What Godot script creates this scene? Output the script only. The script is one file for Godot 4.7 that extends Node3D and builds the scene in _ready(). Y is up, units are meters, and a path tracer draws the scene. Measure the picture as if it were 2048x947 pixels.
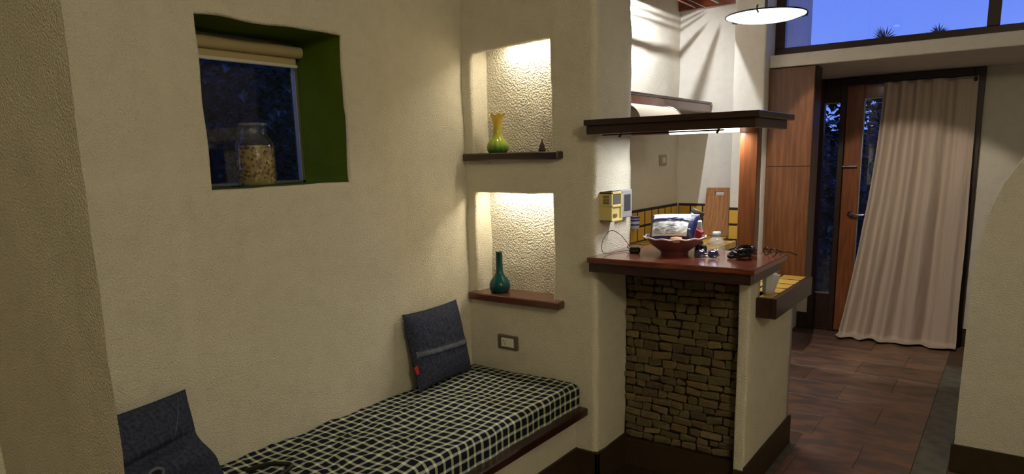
extends Node3D
# Corner of a small plastered apartment at dusk: bench alcove with lit niches, breakfast bar, kitchen, entry door.
# World: x = 0 is the long plastered wall, z = 0 the niche wall, floor at y = 0, metres.

var rng := RandomNumberGenerator.new()
var wobble := FastNoiseLite.new()
var M := {}
var taken := {}

# ------------------------------------------------------------------ node helpers
func numbered(called):
	taken[called] = taken.get(called, -1) + 1
	return called if taken[called] == 0 else "%s_%03d" % [called, taken[called]]

func put(st, called, m, parent = null):
	var o := MeshInstance3D.new()
	var mesh: Mesh
	if st is SurfaceTool:
		mesh = st.commit()
	else:
		mesh = st
	o.mesh = mesh
	o.material_override = m
	if parent == null:
		o.name = numbered(called)
		add_child(o, true)
	else:
		o.name = called
		parent.add_child(o, true)
	return o

func done(st, called, m, parent = null):
	st.generate_normals()
	return put(st, called, m, parent)

func tag(o, label, category, group = "", kind = ""):
	o.set_meta("label", label)
	o.set_meta("category", category)
	if group != "":
		o.set_meta("group", group)
	if kind != "":
		o.set_meta("kind", kind)
	return o

func thing(called, label, category, at = Vector3.ZERO, group = "", kind = ""):
	var o := Node3D.new()
	o.name = numbered(called)
	add_child(o)
	o.position = at
	return tag(o, label, category, group, kind)

# ------------------------------------------------------------------ mesh helpers
func begin():
	var st := SurfaceTool.new()
	st.begin(Mesh.PRIMITIVE_TRIANGLES)
	return st

func tri(st, a, b, c, ua = Vector2.ZERO, ub = Vector2.ZERO, uc = Vector2.ZERO):
	st.set_uv(ua); st.add_vertex(a)
	st.set_uv(ub); st.add_vertex(b)
	st.set_uv(uc); st.add_vertex(c)

func quad(st, a, b, c, d, ua = Vector2.ZERO, ub = Vector2.ZERO, uc = Vector2.ZERO, ud = Vector2.ZERO):
	tri(st, a, b, c, ua, ub, uc)
	tri(st, a, c, d, ua, uc, ud)

func out_tri(st, a, b, c, mid):
	if (a - c).cross(a - b).dot((a + b + c) / 3.0 - mid) < 0.0:
		tri(st, a, c, b)
	else:
		tri(st, a, b, c)

func out_quad(st, a, b, c, d, mid):
	out_tri(st, a, b, c, mid)
	out_tri(st, a, c, d, mid)

# box with chamfered edges; jit moves corners a little; basis turns it
func rbox(st, lo, hi, r = 0.003, t = Transform3D(), jit = 0.0):
	st.set_smooth_group(-1)
	var mid: Vector3 = t * ((lo + hi) * 0.5)
	var P := {}
	for sx in [0, 1]:
		for sy in [0, 1]:
			for sz in [0, 1]:
				var j := Vector3(rng.randf_range(-jit, jit), rng.randf_range(-jit, jit), rng.randf_range(-jit, jit)) if jit > 0.0 else Vector3.ZERO
				var c := Vector3(hi.x if sx else lo.x, hi.y if sy else lo.y, hi.z if sz else lo.z) + j
				var ix := Vector3(-r if sx else r, 0, 0)
				var iy := Vector3(0, -r if sy else r, 0)
				var iz := Vector3(0, 0, -r if sz else r)
				P[[sx, sy, sz, 0]] = t * (c + iy + iz)
				P[[sx, sy, sz, 1]] = t * (c + ix + iz)
				P[[sx, sy, sz, 2]] = t * (c + ix + iy)
				if r > 0.0:
					out_tri(st, P[[sx, sy, sz, 0]], P[[sx, sy, sz, 1]], P[[sx, sy, sz, 2]], mid)
	for s in [0, 1]:
		out_quad(st, P[[s, 0, 0, 0]], P[[s, 1, 0, 0]], P[[s, 1, 1, 0]], P[[s, 0, 1, 0]], mid)
		out_quad(st, P[[0, s, 0, 1]], P[[1, s, 0, 1]], P[[1, s, 1, 1]], P[[0, s, 1, 1]], mid)
		out_quad(st, P[[0, 0, s, 2]], P[[1, 0, s, 2]], P[[1, 1, s, 2]], P[[0, 1, s, 2]], mid)
	if r > 0.0:
		for a in [0, 1]:
			for b in [0, 1]:
				out_quad(st, P[[a, b, 0, 0]], P[[a, b, 1, 0]], P[[a, b, 1, 1]], P[[a, b, 0, 1]], mid)
				out_quad(st, P[[a, 0, b, 0]], P[[a, 1, b, 0]], P[[a, 1, b, 2]], P[[a, 0, b, 2]], mid)
				out_quad(st, P[[0, a, b, 1]], P[[1, a, b, 1]], P[[1, a, b, 2]], P[[0, a, b, 2]], mid)

func box(called, lo, hi, m, parent = null, r = 0.003):
	var st = begin()
	rbox(st, lo, hi, r)
	return done(st, called, m, parent)

# profile of Vector2(radius, y) from bottom to top, turned round the y axis
func lathe(st, prof, segs: int = 32, at = Vector3.ZERO, t = Transform3D(), flute = 0, depth = 0.0):
	st.set_smooth_group(0)
	var n: int = prof.size()
	for i in segs:
		var a0 := TAU * i / segs
		var a1 := TAU * (i + 1) / segs
		for j in n - 1:
			var q := []
			for k in [[a0, j], [a1, j], [a1, j + 1], [a0, j + 1]]:
				var r: float = prof[k[1]].x
				var y: float = prof[k[1]].y
				if flute > 0:
					r *= 1.0 + depth * cos(flute * k[0])
				q.append(t * (at + Vector3(r * cos(k[0]), y, r * sin(k[0]))))
			var u0 := float(i) / segs
			var u1 := float(i + 1) / segs
			if prof[j].x > 1e-6:
				tri(st, q[0], q[1], q[2], Vector2(u0, prof[j].y), Vector2(u1, prof[j].y), Vector2(u1, prof[j + 1].y))
			if prof[j + 1].x > 1e-6:
				tri(st, q[0], q[2], q[3], Vector2(u0, prof[j].y), Vector2(u1, prof[j + 1].y), Vector2(u0, prof[j + 1].y))

func tube(st, pts, r, segs: int = 8, caps = true):
	st.set_smooth_group(0)
	var rings := []
	var up := Vector3(0.13, 0.97, 0.21)
	for i in pts.size():
		var d: Vector3 = (pts[min(i + 1, pts.size() - 1)] - pts[max(i - 1, 0)]).normalized()
		var s := d.cross(up).normalized()
		if s.length() < 0.1:
			s = d.cross(Vector3.RIGHT).normalized()
		var n := s.cross(d).normalized()
		up = n
		var rr: float = r[i] if r is Array else r
		var ring := []
		for k in segs:
			var a := TAU * k / segs
			ring.append(pts[i] + (s * cos(a) + n * sin(a)) * rr)
		rings.append(ring)
	for i in pts.size() - 1:
		for k in segs:
			var k2 := (k + 1) % segs
			quad(st, rings[i][k], rings[i][k2], rings[i + 1][k2], rings[i + 1][k])
	if caps:
		st.set_smooth_group(-1)
		for k in segs:
			var k2 := (k + 1) % segs
			tri(st, pts[0], rings[0][k2], rings[0][k])
			tri(st, pts[-1], rings[-1][k], rings[-1][k2])

func smooth_path(pts, per: int = 8):
	var c := Curve3D.new()
	for i in pts.size():
		var t: Vector3 = (pts[min(i + 1, pts.size() - 1)] - pts[max(i - 1, 0)]) / 6.0
		c.add_point(pts[i], -t, t)
	var res := []
	for i in pts.size() - 1:
		for k in per:
			res.append(c.sample(i, float(k) / per))
	res.append(pts[-1])
	return res

# f(u, v) -> Vector3 over 0..1, uvf(u, v) -> Vector2
func grid(st, nu, nv, f, uvf = null, group = 0):
	st.set_smooth_group(group)
	var P := []
	var U := []
	for i in nu + 1:
		var row := []
		var ur := []
		for j in nv + 1:
			var u: float = float(i) / nu
			var v: float = float(j) / nv
			row.append(f.call(u, v))
			ur.append(uvf.call(u, v) if uvf != null else Vector2(u, v))
		P.append(row)
		U.append(ur)
	for i in nu:
		for j in nv:
			quad(st, P[i][j], P[i][j + 1], P[i + 1][j + 1], P[i + 1][j], U[i][j], U[i][j + 1], U[i + 1][j + 1], U[i + 1][j])

# hand plastered unevenness, a function of the place alone so that neighbouring faces stay joined
func uneven(p, amount = 1.0):
	var q: Vector3 = p * 10.0
	var d := Vector3(wobble.get_noise_3d(q.x, q.y, q.z), wobble.get_noise_3d(q.x + 71.0, q.y, q.z), wobble.get_noise_3d(q.x, q.y + 53.0, q.z))
	if abs(p.z) < 0.2 and p.x > 0.0 and p.x < 0.56 and p.y > 1.8 and p.y < 2.3:
		d.y += 5.0 * (p.x - 0.24) * exp(-pow((p.y - 2.0) / 0.12, 2.0)) / max(amount, 0.1)
	return p + d * 0.008 * amount

func lines(a, b, step, extra):
	var res := []
	var n := int(max(1, round((b - a) / step)))
	for i in n + 1:
		var x: float = a + (b - a) * i / n
		var ok := true
		for e in extra:
			if abs(x - e) < step * 0.35 and i > 0 and i < n:
				ok = false
		if ok:
			res.append(x)
	for e in extra:
		if e > a + 1e-5 and e < b - 1e-5:
			res.append(e)
	res.sort()
	return res

# plaster face with holes that have rounded, uneven edges. P.call(u, v, d): d = depth into the wall
func plaster_face(st, P, u0, u1, v0, v1, holes, step = 0.035, amount = 1.0):
	st.set_smooth_group(0)
	var ue := []
	var ve := []
	for h in holes:
		ue.append_array([h.u0 - h.r, h.u1 + h.r, h.u0, h.u1])
		ve.append_array([h.v0 - h.r, h.v1 + h.r, h.v0, h.v1])
	var us = lines(u0, u1, step, ue)
	var vs = lines(v0, v1, step, ve)
	var pt := func(u, v, d): return uneven(P.call(u, v, d), amount)
	for i in us.size() - 1:
		for j in vs.size() - 1:
			var cu: float = (us[i] + us[i + 1]) * 0.5
			var cv: float = (vs[j] + vs[j + 1]) * 0.5
			var skip := false
			for h in holes:
				if cu > h.u0 - h.r and cu < h.u1 + h.r and cv > h.v0 - h.r and cv < h.v1 + h.r:
					skip = true
			if not skip:
				quad(st, pt.call(us[i], vs[j], 0.0), pt.call(us[i], vs[j + 1], 0.0), pt.call(us[i + 1], vs[j + 1], 0.0), pt.call(us[i + 1], vs[j], 0.0))
	for h in holes:
		for k in 4:
			var t0 := PI / 2 * k / 4.0
			var t1 := PI / 2 * (k + 1) / 4.0
			var o0: float = h.r * (1.0 - sin(t0))
			var d0: float = h.r * (1.0 - cos(t0))
			var o1: float = h.r * (1.0 - sin(t1))
			var d1: float = h.r * (1.0 - cos(t1))
			hole_ring(st, pt, h, us, vs, o0, d0, o1, d1)

func hole_ring(st, pt, h, us, vs, o0, d0, o1, d1):
	var ul := [h.u0]
	for x in us:
		if x > h.u0 + 1e-5 and x < h.u1 - 1e-5:
			ul.append(x)
	ul.append(h.u1)
	var vl := [h.v0]
	for x in vs:
		if x > h.v0 + 1e-5 and x < h.v1 - 1e-5:
			vl.append(x)
	vl.append(h.v1)
	var ext := func(x, a, b, o):
		if is_equal_approx(x, a):
			return x - o
		if is_equal_approx(x, b):
			return x + o
		return x
	for i in ul.size() - 1:
		var a0 = ext.call(ul[i], h.u0, h.u1, o0)
		var a1 = ext.call(ul[i], h.u0, h.u1, o1)
		var b0 = ext.call(ul[i + 1], h.u0, h.u1, o0)
		var b1 = ext.call(ul[i + 1], h.u0, h.u1, o1)
		quad(st, pt.call(a0, h.v1 + o0, d0), pt.call(b0, h.v1 + o0, d0), pt.call(b1, h.v1 + o1, d1), pt.call(a1, h.v1 + o1, d1))
		quad(st, pt.call(b0, h.v0 - o0, d0), pt.call(a0, h.v0 - o0, d0), pt.call(a1, h.v0 - o1, d1), pt.call(b1, h.v0 - o1, d1))
	for i in vl.size() - 1:
		var a0 = ext.call(vl[i], h.v0, h.v1, o0)
		var a1 = ext.call(vl[i], h.v0, h.v1, o1)
		var b0 = ext.call(vl[i + 1], h.v0, h.v1, o0)
		var b1 = ext.call(vl[i + 1], h.v0, h.v1, o1)
		quad(st, pt.call(h.u0 - o0, a0, d0), pt.call(h.u0 - o0, b0, d0), pt.call(h.u0 - o1, b1, d1), pt.call(h.u0 - o1, a1, d1))
		quad(st, pt.call(h.u1 + o0, b0, d0), pt.call(h.u1 + o0, a0, d0), pt.call(h.u1 + o1, a1, d1), pt.call(h.u1 + o1, b1, d1))

# patch of plaster between four corners
func patch(st, a, b, c, d, step = 0.04, amount = 1.0, group = 0):
	var nu := int(max(1, ceil(a.distance_to(d) / step)))
	var nv := int(max(1, ceil(a.distance_to(b) / step)))
	grid(st, nu, nv, func(u, v): return uneven(a.lerp(d, u).lerp(b.lerp(c, u), v), amount), null, group)

# vertical plaster wall following a plan polyline (with rounded corners given as points)
func curtain_wall(st, plan, y0, y1, step = 0.05, amount = 1.0, group = 0):
	var ny := int(max(1, round((y1 - y0) / step)))
	var pts := []
	for i in plan.size() - 1:
		var a: Vector2 = plan[i]
		var b: Vector2 = plan[i + 1]
		var n := int(max(1, round(a.distance_to(b) / step)))
		for k in n:
			pts.append(a.lerp(b, float(k) / n))
	pts.append(plan[-1])
	st.set_smooth_group(group)
	for i in pts.size() - 1:
		for j in ny:
			var ya: float = y0 + (y1 - y0) * j / ny
			var yb: float = y0 + (y1 - y0) * (j + 1) / ny
			quad(st, uneven(Vector3(pts[i].x, ya, pts[i].y), amount), uneven(Vector3(pts[i].x, yb, pts[i].y), amount), uneven(Vector3(pts[i + 1].x, yb, pts[i + 1].y), amount), uneven(Vector3(pts[i + 1].x, ya, pts[i + 1].y), amount))

func arc2(c, r, a0, a1, n: int = 5):
	var res := []
	for i in n + 1:
		var a := deg_to_rad(lerp(float(a0), float(a1), float(i) / n))
		res.append(c + Vector2(cos(a), sin(a)) * r)
	return res

# prism: polygon in the xy plane of t, thickness along t's z
func prism(st, poly, z0, z1, t = Transform3D()):
	st.set_smooth_group(-1)
	var idx := Geometry2D.triangulate_polygon(PackedVector2Array(poly))
	for i in range(0, idx.size(), 3):
		var a: Vector2 = poly[idx[i]]
		var b: Vector2 = poly[idx[i + 1]]
		var c: Vector2 = poly[idx[i + 2]]
		var mid: Vector3 = t * Vector3((a.x + b.x + c.x) / 3.0, (a.y + b.y + c.y) / 3.0, (z0 + z1) * 0.5)
		out_tri(st, t * Vector3(a.x, a.y, z1), t * Vector3(b.x, b.y, z1), t * Vector3(c.x, c.y, z1), mid)
		out_tri(st, t * Vector3(a.x, a.y, z0), t * Vector3(b.x, b.y, z0), t * Vector3(c.x, c.y, z0), mid)
	var turn := 1.0 if Geometry2D.is_polygon_clockwise(PackedVector2Array(poly)) else -1.0
	for i in poly.size():
		var a: Vector2 = poly[i]
		var b: Vector2 = poly[(i + 1) % poly.size()]
		var n := Vector2(-(b - a).y, (b - a).x) * turn
		var m2: Vector2 = (a + b) * 0.5 - n.normalized() * 0.001
		out_quad(st, t * Vector3(a.x, a.y, z0), t * Vector3(b.x, b.y, z0), t * Vector3(b.x, b.y, z1), t * Vector3(a.x, a.y, z1), t * Vector3(m2.x, m2.y, (z0 + z1) * 0.5))

# ------------------------------------------------------------------ materials
func rgb8(r, g, b) -> Color:
	return Color(r / 255.0, g / 255.0, b / 255.0)

func plain(c, rough = 0.7, metal = 0.0) -> StandardMaterial3D:
	var m := StandardMaterial3D.new()
	m.albedo_color = c
	m.roughness = rough
	m.metallic = metal
	return m

func noise_tex(freq, octaves, size, ramp = null, kind = FastNoiseLite.TYPE_SIMPLEX_SMOOTH, sd = 1):
	var n := FastNoiseLite.new()
	n.noise_type = kind
	n.frequency = freq
	n.fractal_octaves = octaves
	n.seed = sd
	var t := NoiseTexture2D.new()
	t.width = size
	t.height = size
	t.seamless = true
	t.noise = n
	if ramp != null:
		var g := Gradient.new()
		var off := PackedFloat32Array()
		var col := PackedColorArray()
		for i in ramp.size():
			off.append(ramp[i][0])
			col.append(ramp[i][1])
		g.offsets = off
		g.colors = col
		t.color_ramp = g
	return t

func plaster(c, relief, freq, tex_m = 1.0, sd = 1) -> StandardMaterial3D:
	var m := StandardMaterial3D.new()
	m.albedo_texture = noise_tex(0.02, 4, 512, [[0.0, c * 0.975], [0.5, c], [1.0, c.lightened(0.02)]], FastNoiseLite.TYPE_SIMPLEX_SMOOTH, sd)
	m.roughness = 0.92
	m.metallic_specular = 0.2
	m.uv1_triplanar = true
	m.uv1_world_triplanar = true
	m.uv1_scale = Vector3.ONE / tex_m
	m.heightmap_enabled = true
	m.heightmap_texture = noise_tex(freq, 3, 1024, null, FastNoiseLite.TYPE_SIMPLEX_SMOOTH, sd + 9)
	m.heightmap_scale = relief
	return m

# grain: per-axis repeats per metre (small along the grain)
func wood(c0, c1, c2, grain, rough = 0.4, sd = 3, coat = 0.0) -> StandardMaterial3D:
	var m := StandardMaterial3D.new()
	m.albedo_texture = noise_tex(0.012, 5, 512, [[0.0, c0], [0.45, c1], [0.8, c2], [1.0, c1]], FastNoiseLite.TYPE_SIMPLEX_SMOOTH, sd)
	m.roughness = rough
	m.uv1_triplanar = true
	m.uv1_world_triplanar = true
	m.uv1_scale = grain
	if coat > 0.0:
		m.clearcoat_enabled = true
		m.clearcoat = coat
		m.clearcoat_roughness = 0.12
	return m

func glow(c, e) -> StandardMaterial3D:
	var m := StandardMaterial3D.new()
	m.albedo_color = Color(0.9, 0.9, 0.9)
	m.emission_enabled = true
	m.emission = c
	m.emission_energy_multiplier = e
	return m

func pane_mat(tint = Color(1, 1, 1), a = 0.06) -> StandardMaterial3D:
	var m := StandardMaterial3D.new()
	m.albedo_color = Color(tint.r, tint.g, tint.b, a)
	m.transparency = BaseMaterial3D.TRANSPARENCY_ALPHA
	m.roughness = 0.02
	return m

func check_texture():
	var n := 128
	var im := Image.create(n, n, false, Image.FORMAT_RGB8)
	var dark_a := Color(0.012, 0.016, 0.035)
	var dark_b := Color(0.012, 0.013, 0.016)
	var pale_a := Color(0.72, 0.76, 0.74)
	var pale_b := Color(0.70, 0.72, 0.44)
	var yarn := func(i, dark, pale):
		var f: float = float(i) / n
		return pale if f > 0.66 and f < 0.95 else dark
	for y in n:
		for x in n:
			var a: Color = yarn.call(x, dark_a, pale_a)
			var b: Color = yarn.call(y, dark_b, pale_b)
			var w: float = 0.5 + 0.16 * (1.0 if (x / 2 + y / 2) % 2 == 0 else -1.0)
			im.set_pixel(x, y, a.lerp(b, w).linear_to_srgb())
	im.generate_mipmaps()
	return ImageTexture.create_from_image(im)

func denim(base) -> StandardMaterial3D:
	var n := 256
	var im := Image.create(n, n, false, Image.FORMAT_RGB8)
	var nz := FastNoiseLite.new()
	nz.frequency = 0.02
	nz.fractal_octaves = 4
	for y in n:
		for x in n:
			var v: float = 1.0 + 0.35 * nz.get_noise_2d(x, y) + (0.12 if (x + y) % 4 < 2 else -0.08) + 0.08 * sin(x * 2.1)
			im.set_pixel(x, y, Color(base.r * v, base.g * v, base.b * v))
	var m := StandardMaterial3D.new()
	m.albedo_texture = ImageTexture.create_from_image(im)
	m.uv1_scale = Vector3(3, 3, 3)
	m.roughness = 0.95
	m.metallic_specular = 0.2
	return m

func make_materials():
	var cream := rgb8(218, 211, 194)
	M.plaster = plaster(cream, 0.42, 0.13, 1.0, 1)
	M.plaster_rough = plaster(cream, 0.85, 0.065, 0.8, 4)
	M.plaster_fine = plaster(rgb8(226, 221, 211), 0.2, 0.16, 1.0, 7)
	M.green = plaster(rgb8(92, 112, 24), 0.2, 0.11, 1.0, 11)
	M.dark_wood_x = wood(rgb8(26, 12, 8), rgb8(44, 20, 13), rgb8(58, 27, 17), Vector3(1.2, 14, 14), 0.38, 3, 0.35)
	M.dark_wood_z = wood(rgb8(26, 12, 8), rgb8(44, 20, 13), rgb8(58, 27, 17), Vector3(14, 14, 1.2), 0.38, 3, 0.35)
	M.dark_wood_y = wood(rgb8(24, 12, 9), rgb8(40, 19, 14), rgb8(54, 26, 18), Vector3(14, 1.2, 14), 0.42, 3, 0.2)
	M.bar_wood = wood(rgb8(74, 30, 16), rgb8(104, 45, 24), rgb8(130, 62, 34), Vector3(1.2, 12, 12), 0.25, 5, 0.7)
	M.shelf_wood = wood(rgb8(58, 27, 16), rgb8(80, 39, 23), rgb8(98, 51, 31), Vector3(1.2, 12, 12), 0.3, 6, 0.5)
	M.orange_wood = wood(rgb8(104, 56, 28), rgb8(120, 66, 33), rgb8(134, 78, 42), Vector3(7, 0.5, 7), 0.35, 8, 0.5)
	M.cabinet_wood = wood(rgb8(84, 48, 25), rgb8(98, 58, 30), rgb8(112, 69, 38), Vector3(5, 0.4, 5), 0.3, 12, 0.6)
	M.board_wood = wood(rgb8(118, 76, 40), rgb8(150, 100, 56), rgb8(172, 122, 74), Vector3(10, 0.8, 10), 0.6, 15)
	M.white = plain(rgb8(225, 222, 212), 0.5)
	M.black = plain(rgb8(16, 15, 16), 0.4)
	M.black_gloss = plain(rgb8(14, 13, 15), 0.12)
	M.chrome = plain(rgb8(190, 190, 190), 0.25, 1.0)
	M.metal = plain(rgb8(150, 148, 140), 0.38, 1.0)
	M.aluminium = plain(rgb8(150, 152, 146), 0.4, 0.7)
	M.glass = pane_mat(Color(0.9, 0.95, 1.0), 0.004)
	M.grout = plain(rgb8(38, 36, 32), 0.85)
	M.tiles = []
	for c in [[203, 160, 62], [210, 168, 70], [196, 152, 56], [214, 175, 82]]:
		M.tiles.append(plain(rgb8(c[0], c[1], c[2]), 0.3))
	M.base_tile = plaster(rgb8(62, 50, 36), 0.1, 0.05, 0.7, 21)
	M.base_tile.roughness = 0.45
	M.floor_tiles = []
	for i in 6:
		var m := StandardMaterial3D.new()
		m.albedo_texture = noise_tex(0.011, 5, 512, [[0.0, rgb8(100, 88, 78)], [0.36, rgb8(114, 90, 75)], [0.48, rgb8(136, 100, 79)], [0.62, rgb8(142, 106, 82)], [0.76, rgb8(122, 96, 78)], [1.0, rgb8(106, 92, 80)]], FastNoiseLite.TYPE_SIMPLEX_SMOOTH, 30 + i % 3)
		m.roughness = 0.4
		m.uv1_triplanar = true
		m.uv1_world_triplanar = true
		m.uv1_scale = Vector3(0.5, 1.5, 1.1)
		m.albedo_color = Color.WHITE.darkened([0.0, 0.08, 0.16, 0.03, 0.11, 0.2][i])
		m.uv1_offset = Vector3(i * 0.37, 0, i * 0.21)
		m.heightmap_enabled = true
		m.heightmap_texture = noise_tex(0.03, 4, 256, null, FastNoiseLite.TYPE_SIMPLEX_SMOOTH, 44)
		m.heightmap_scale = 0.12
		M.floor_tiles.append(m)
	M.slate = wood(rgb8(70, 68, 58), rgb8(92, 90, 78), rgb8(104, 98, 84), Vector3(2, 2, 2), 0.5, 51)
	M.shaded_slate = wood(rgb8(44, 36, 28), rgb8(56, 46, 35), rgb8(66, 54, 40), Vector3(2, 2, 2), 0.3, 52)  # slate tone darkened: the floor shadow by the bar is put into the colour
	M.bricks = []
	for c in [[114, 98, 72], [124, 106, 77], [105, 92, 68], [118, 100, 76], [110, 102, 73], [130, 115, 83], [99, 86, 68]]:
		var m := plaster(rgb8(c[0], c[1], c[2]), 0.5, 0.08, 0.5, 60 + M.bricks.size() % 2)
		M.bricks.append(m)
	M.mortar = plaster(rgb8(46, 38, 28), 0.6, 0.08, 0.5, 65)
	M.check = StandardMaterial3D.new()
	M.check.albedo_texture = check_texture()
	M.check.roughness = 0.95
	M.check.metallic_specular = 0.2
	M.denim = denim(rgb8(58, 62, 80))
	M.denim_pale = denim(rgb8(96, 100, 116))
	M.denim_dark = denim(rgb8(48, 51, 66))
	M.curtain = StandardMaterial3D.new()
	M.curtain.albedo_texture = noise_tex(0.2, 3, 512, [[0.0, rgb8(176, 158, 142)], [1.0, rgb8(200, 182, 166)]], FastNoiseLite.TYPE_SIMPLEX_SMOOTH, 71)
	M.curtain.uv1_scale = Vector3(3, 8, 1)
	M.curtain.roughness = 0.95
	M.blind = plain(rgb8(190, 172, 128), 0.85)
	M.leaf = StandardMaterial3D.new()
	M.leaf.albedo_color = rgb8(62, 76, 62)
	M.leaf.roughness = 0.3
	M.palm = plain(rgb8(30, 38, 30), 0.6)
	M.bark = plain(rgb8(70, 58, 48), 0.9)

# ------------------------------------------------------------------ the place
func _ready():
	rng.seed = 20240611
	wobble.seed = 5
	wobble.frequency = 0.35
	wobble.fractal_octaves = 3
	set_view()
	make_materials()
	lamps_large()
	build_shell()
	build_window()
	build_niche_column()
	build_bar()
	build_kitchen()
	build_entry()
	build_bench()
	build_small_things()
	build_outdoors()

func set_view():
	var cam := Camera3D.new()
	cam.name = "camera"
	var f := 1371.0
	cam.projection = Camera3D.PROJECTION_FRUSTUM
	cam.near = 0.05
	cam.far = 200.0
	cam.keep_aspect = Camera3D.KEEP_HEIGHT
	cam.size = 947.0 / f * cam.near
	cam.frustum_offset = Vector2((1024.0 - 1036.0) / f, (569.0 - 473.5) / f) * cam.near
	cam.position = Vector3(2.186, 1.5, 2.61)
	cam.rotation_order = EULER_ORDER_YXZ
	cam.rotation_degrees = Vector3(-10.5, 35.85, -1.38)
	add_child(cam)
	cam.current = true
	var env := Environment.new()
	var sky := Sky.new()
	var sm := ProceduralSkyMaterial.new()
	sm.sky_top_color = Color(0.34, 0.44, 0.92)
	sm.sky_horizon_color = Color(0.48, 0.63, 1.05)
	sm.ground_bottom_color = Color(0.05, 0.06, 0.12)
	sm.ground_horizon_color = Color(0.2, 0.25, 0.4)
	sm.sky_curve = 0.2
	sky.sky_material = sm
	env.background_mode = Environment.BG_SKY
	env.sky = sky
	env.tonemap_mode = Environment.TONE_MAPPER_LINEAR
	env.tonemap_exposure = 1.0
	env.sdfgi_enabled = true
	env.ssao_enabled = true
	env.ssil_enabled = true
	var we := WorldEnvironment.new()
	we.name = "surroundings"
	we.environment = env
	add_child(we)

func area(called, at, look, size, c, e):
	var l := AreaLight3D.new()
	l.name = called
	l.area_size = size
	l.light_color = c
	l.light_energy = e
	l.shadow_enabled = true
	l.area_range = 14.0
	add_child(l)
	var up := Vector3.FORWARD if abs(look.normalized().y) > 0.9 else Vector3.UP
	l.look_at_from_position(at, at + look, up)
	return l

# the living room's globe pendant hangs outside the picture, to the right and behind the photographer
func lamps_large():
	var warm := Color(1.0, 0.96, 0.82)
	var p := Vector3(3.4, 2.45, 2.5)
	var t = thing("globe_lamp", "white glass globe pendant of the living room", "lamp", p)
	var ball := SphereMesh.new()
	ball.radius = 0.13
	ball.height = 0.26
	put(ball, "lamp_globe", glow(warm, 1.2), t)
	var st = begin()
	tube(st, [Vector3(0, 0.12, 0), Vector3(0, 0.45, 0)], 0.008, 8)
	done(st, "stem", M.black, t)
	var l := OmniLight3D.new()
	l.name = "living_light"
	l.light_color = warm
	l.light_energy = 1.4
	l.light_size = 0.13
	l.omni_range = 16.0
	l.omni_attenuation = 2.0
	l.shadow_enabled = true
	add_child(l)
	l.position = p

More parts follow.
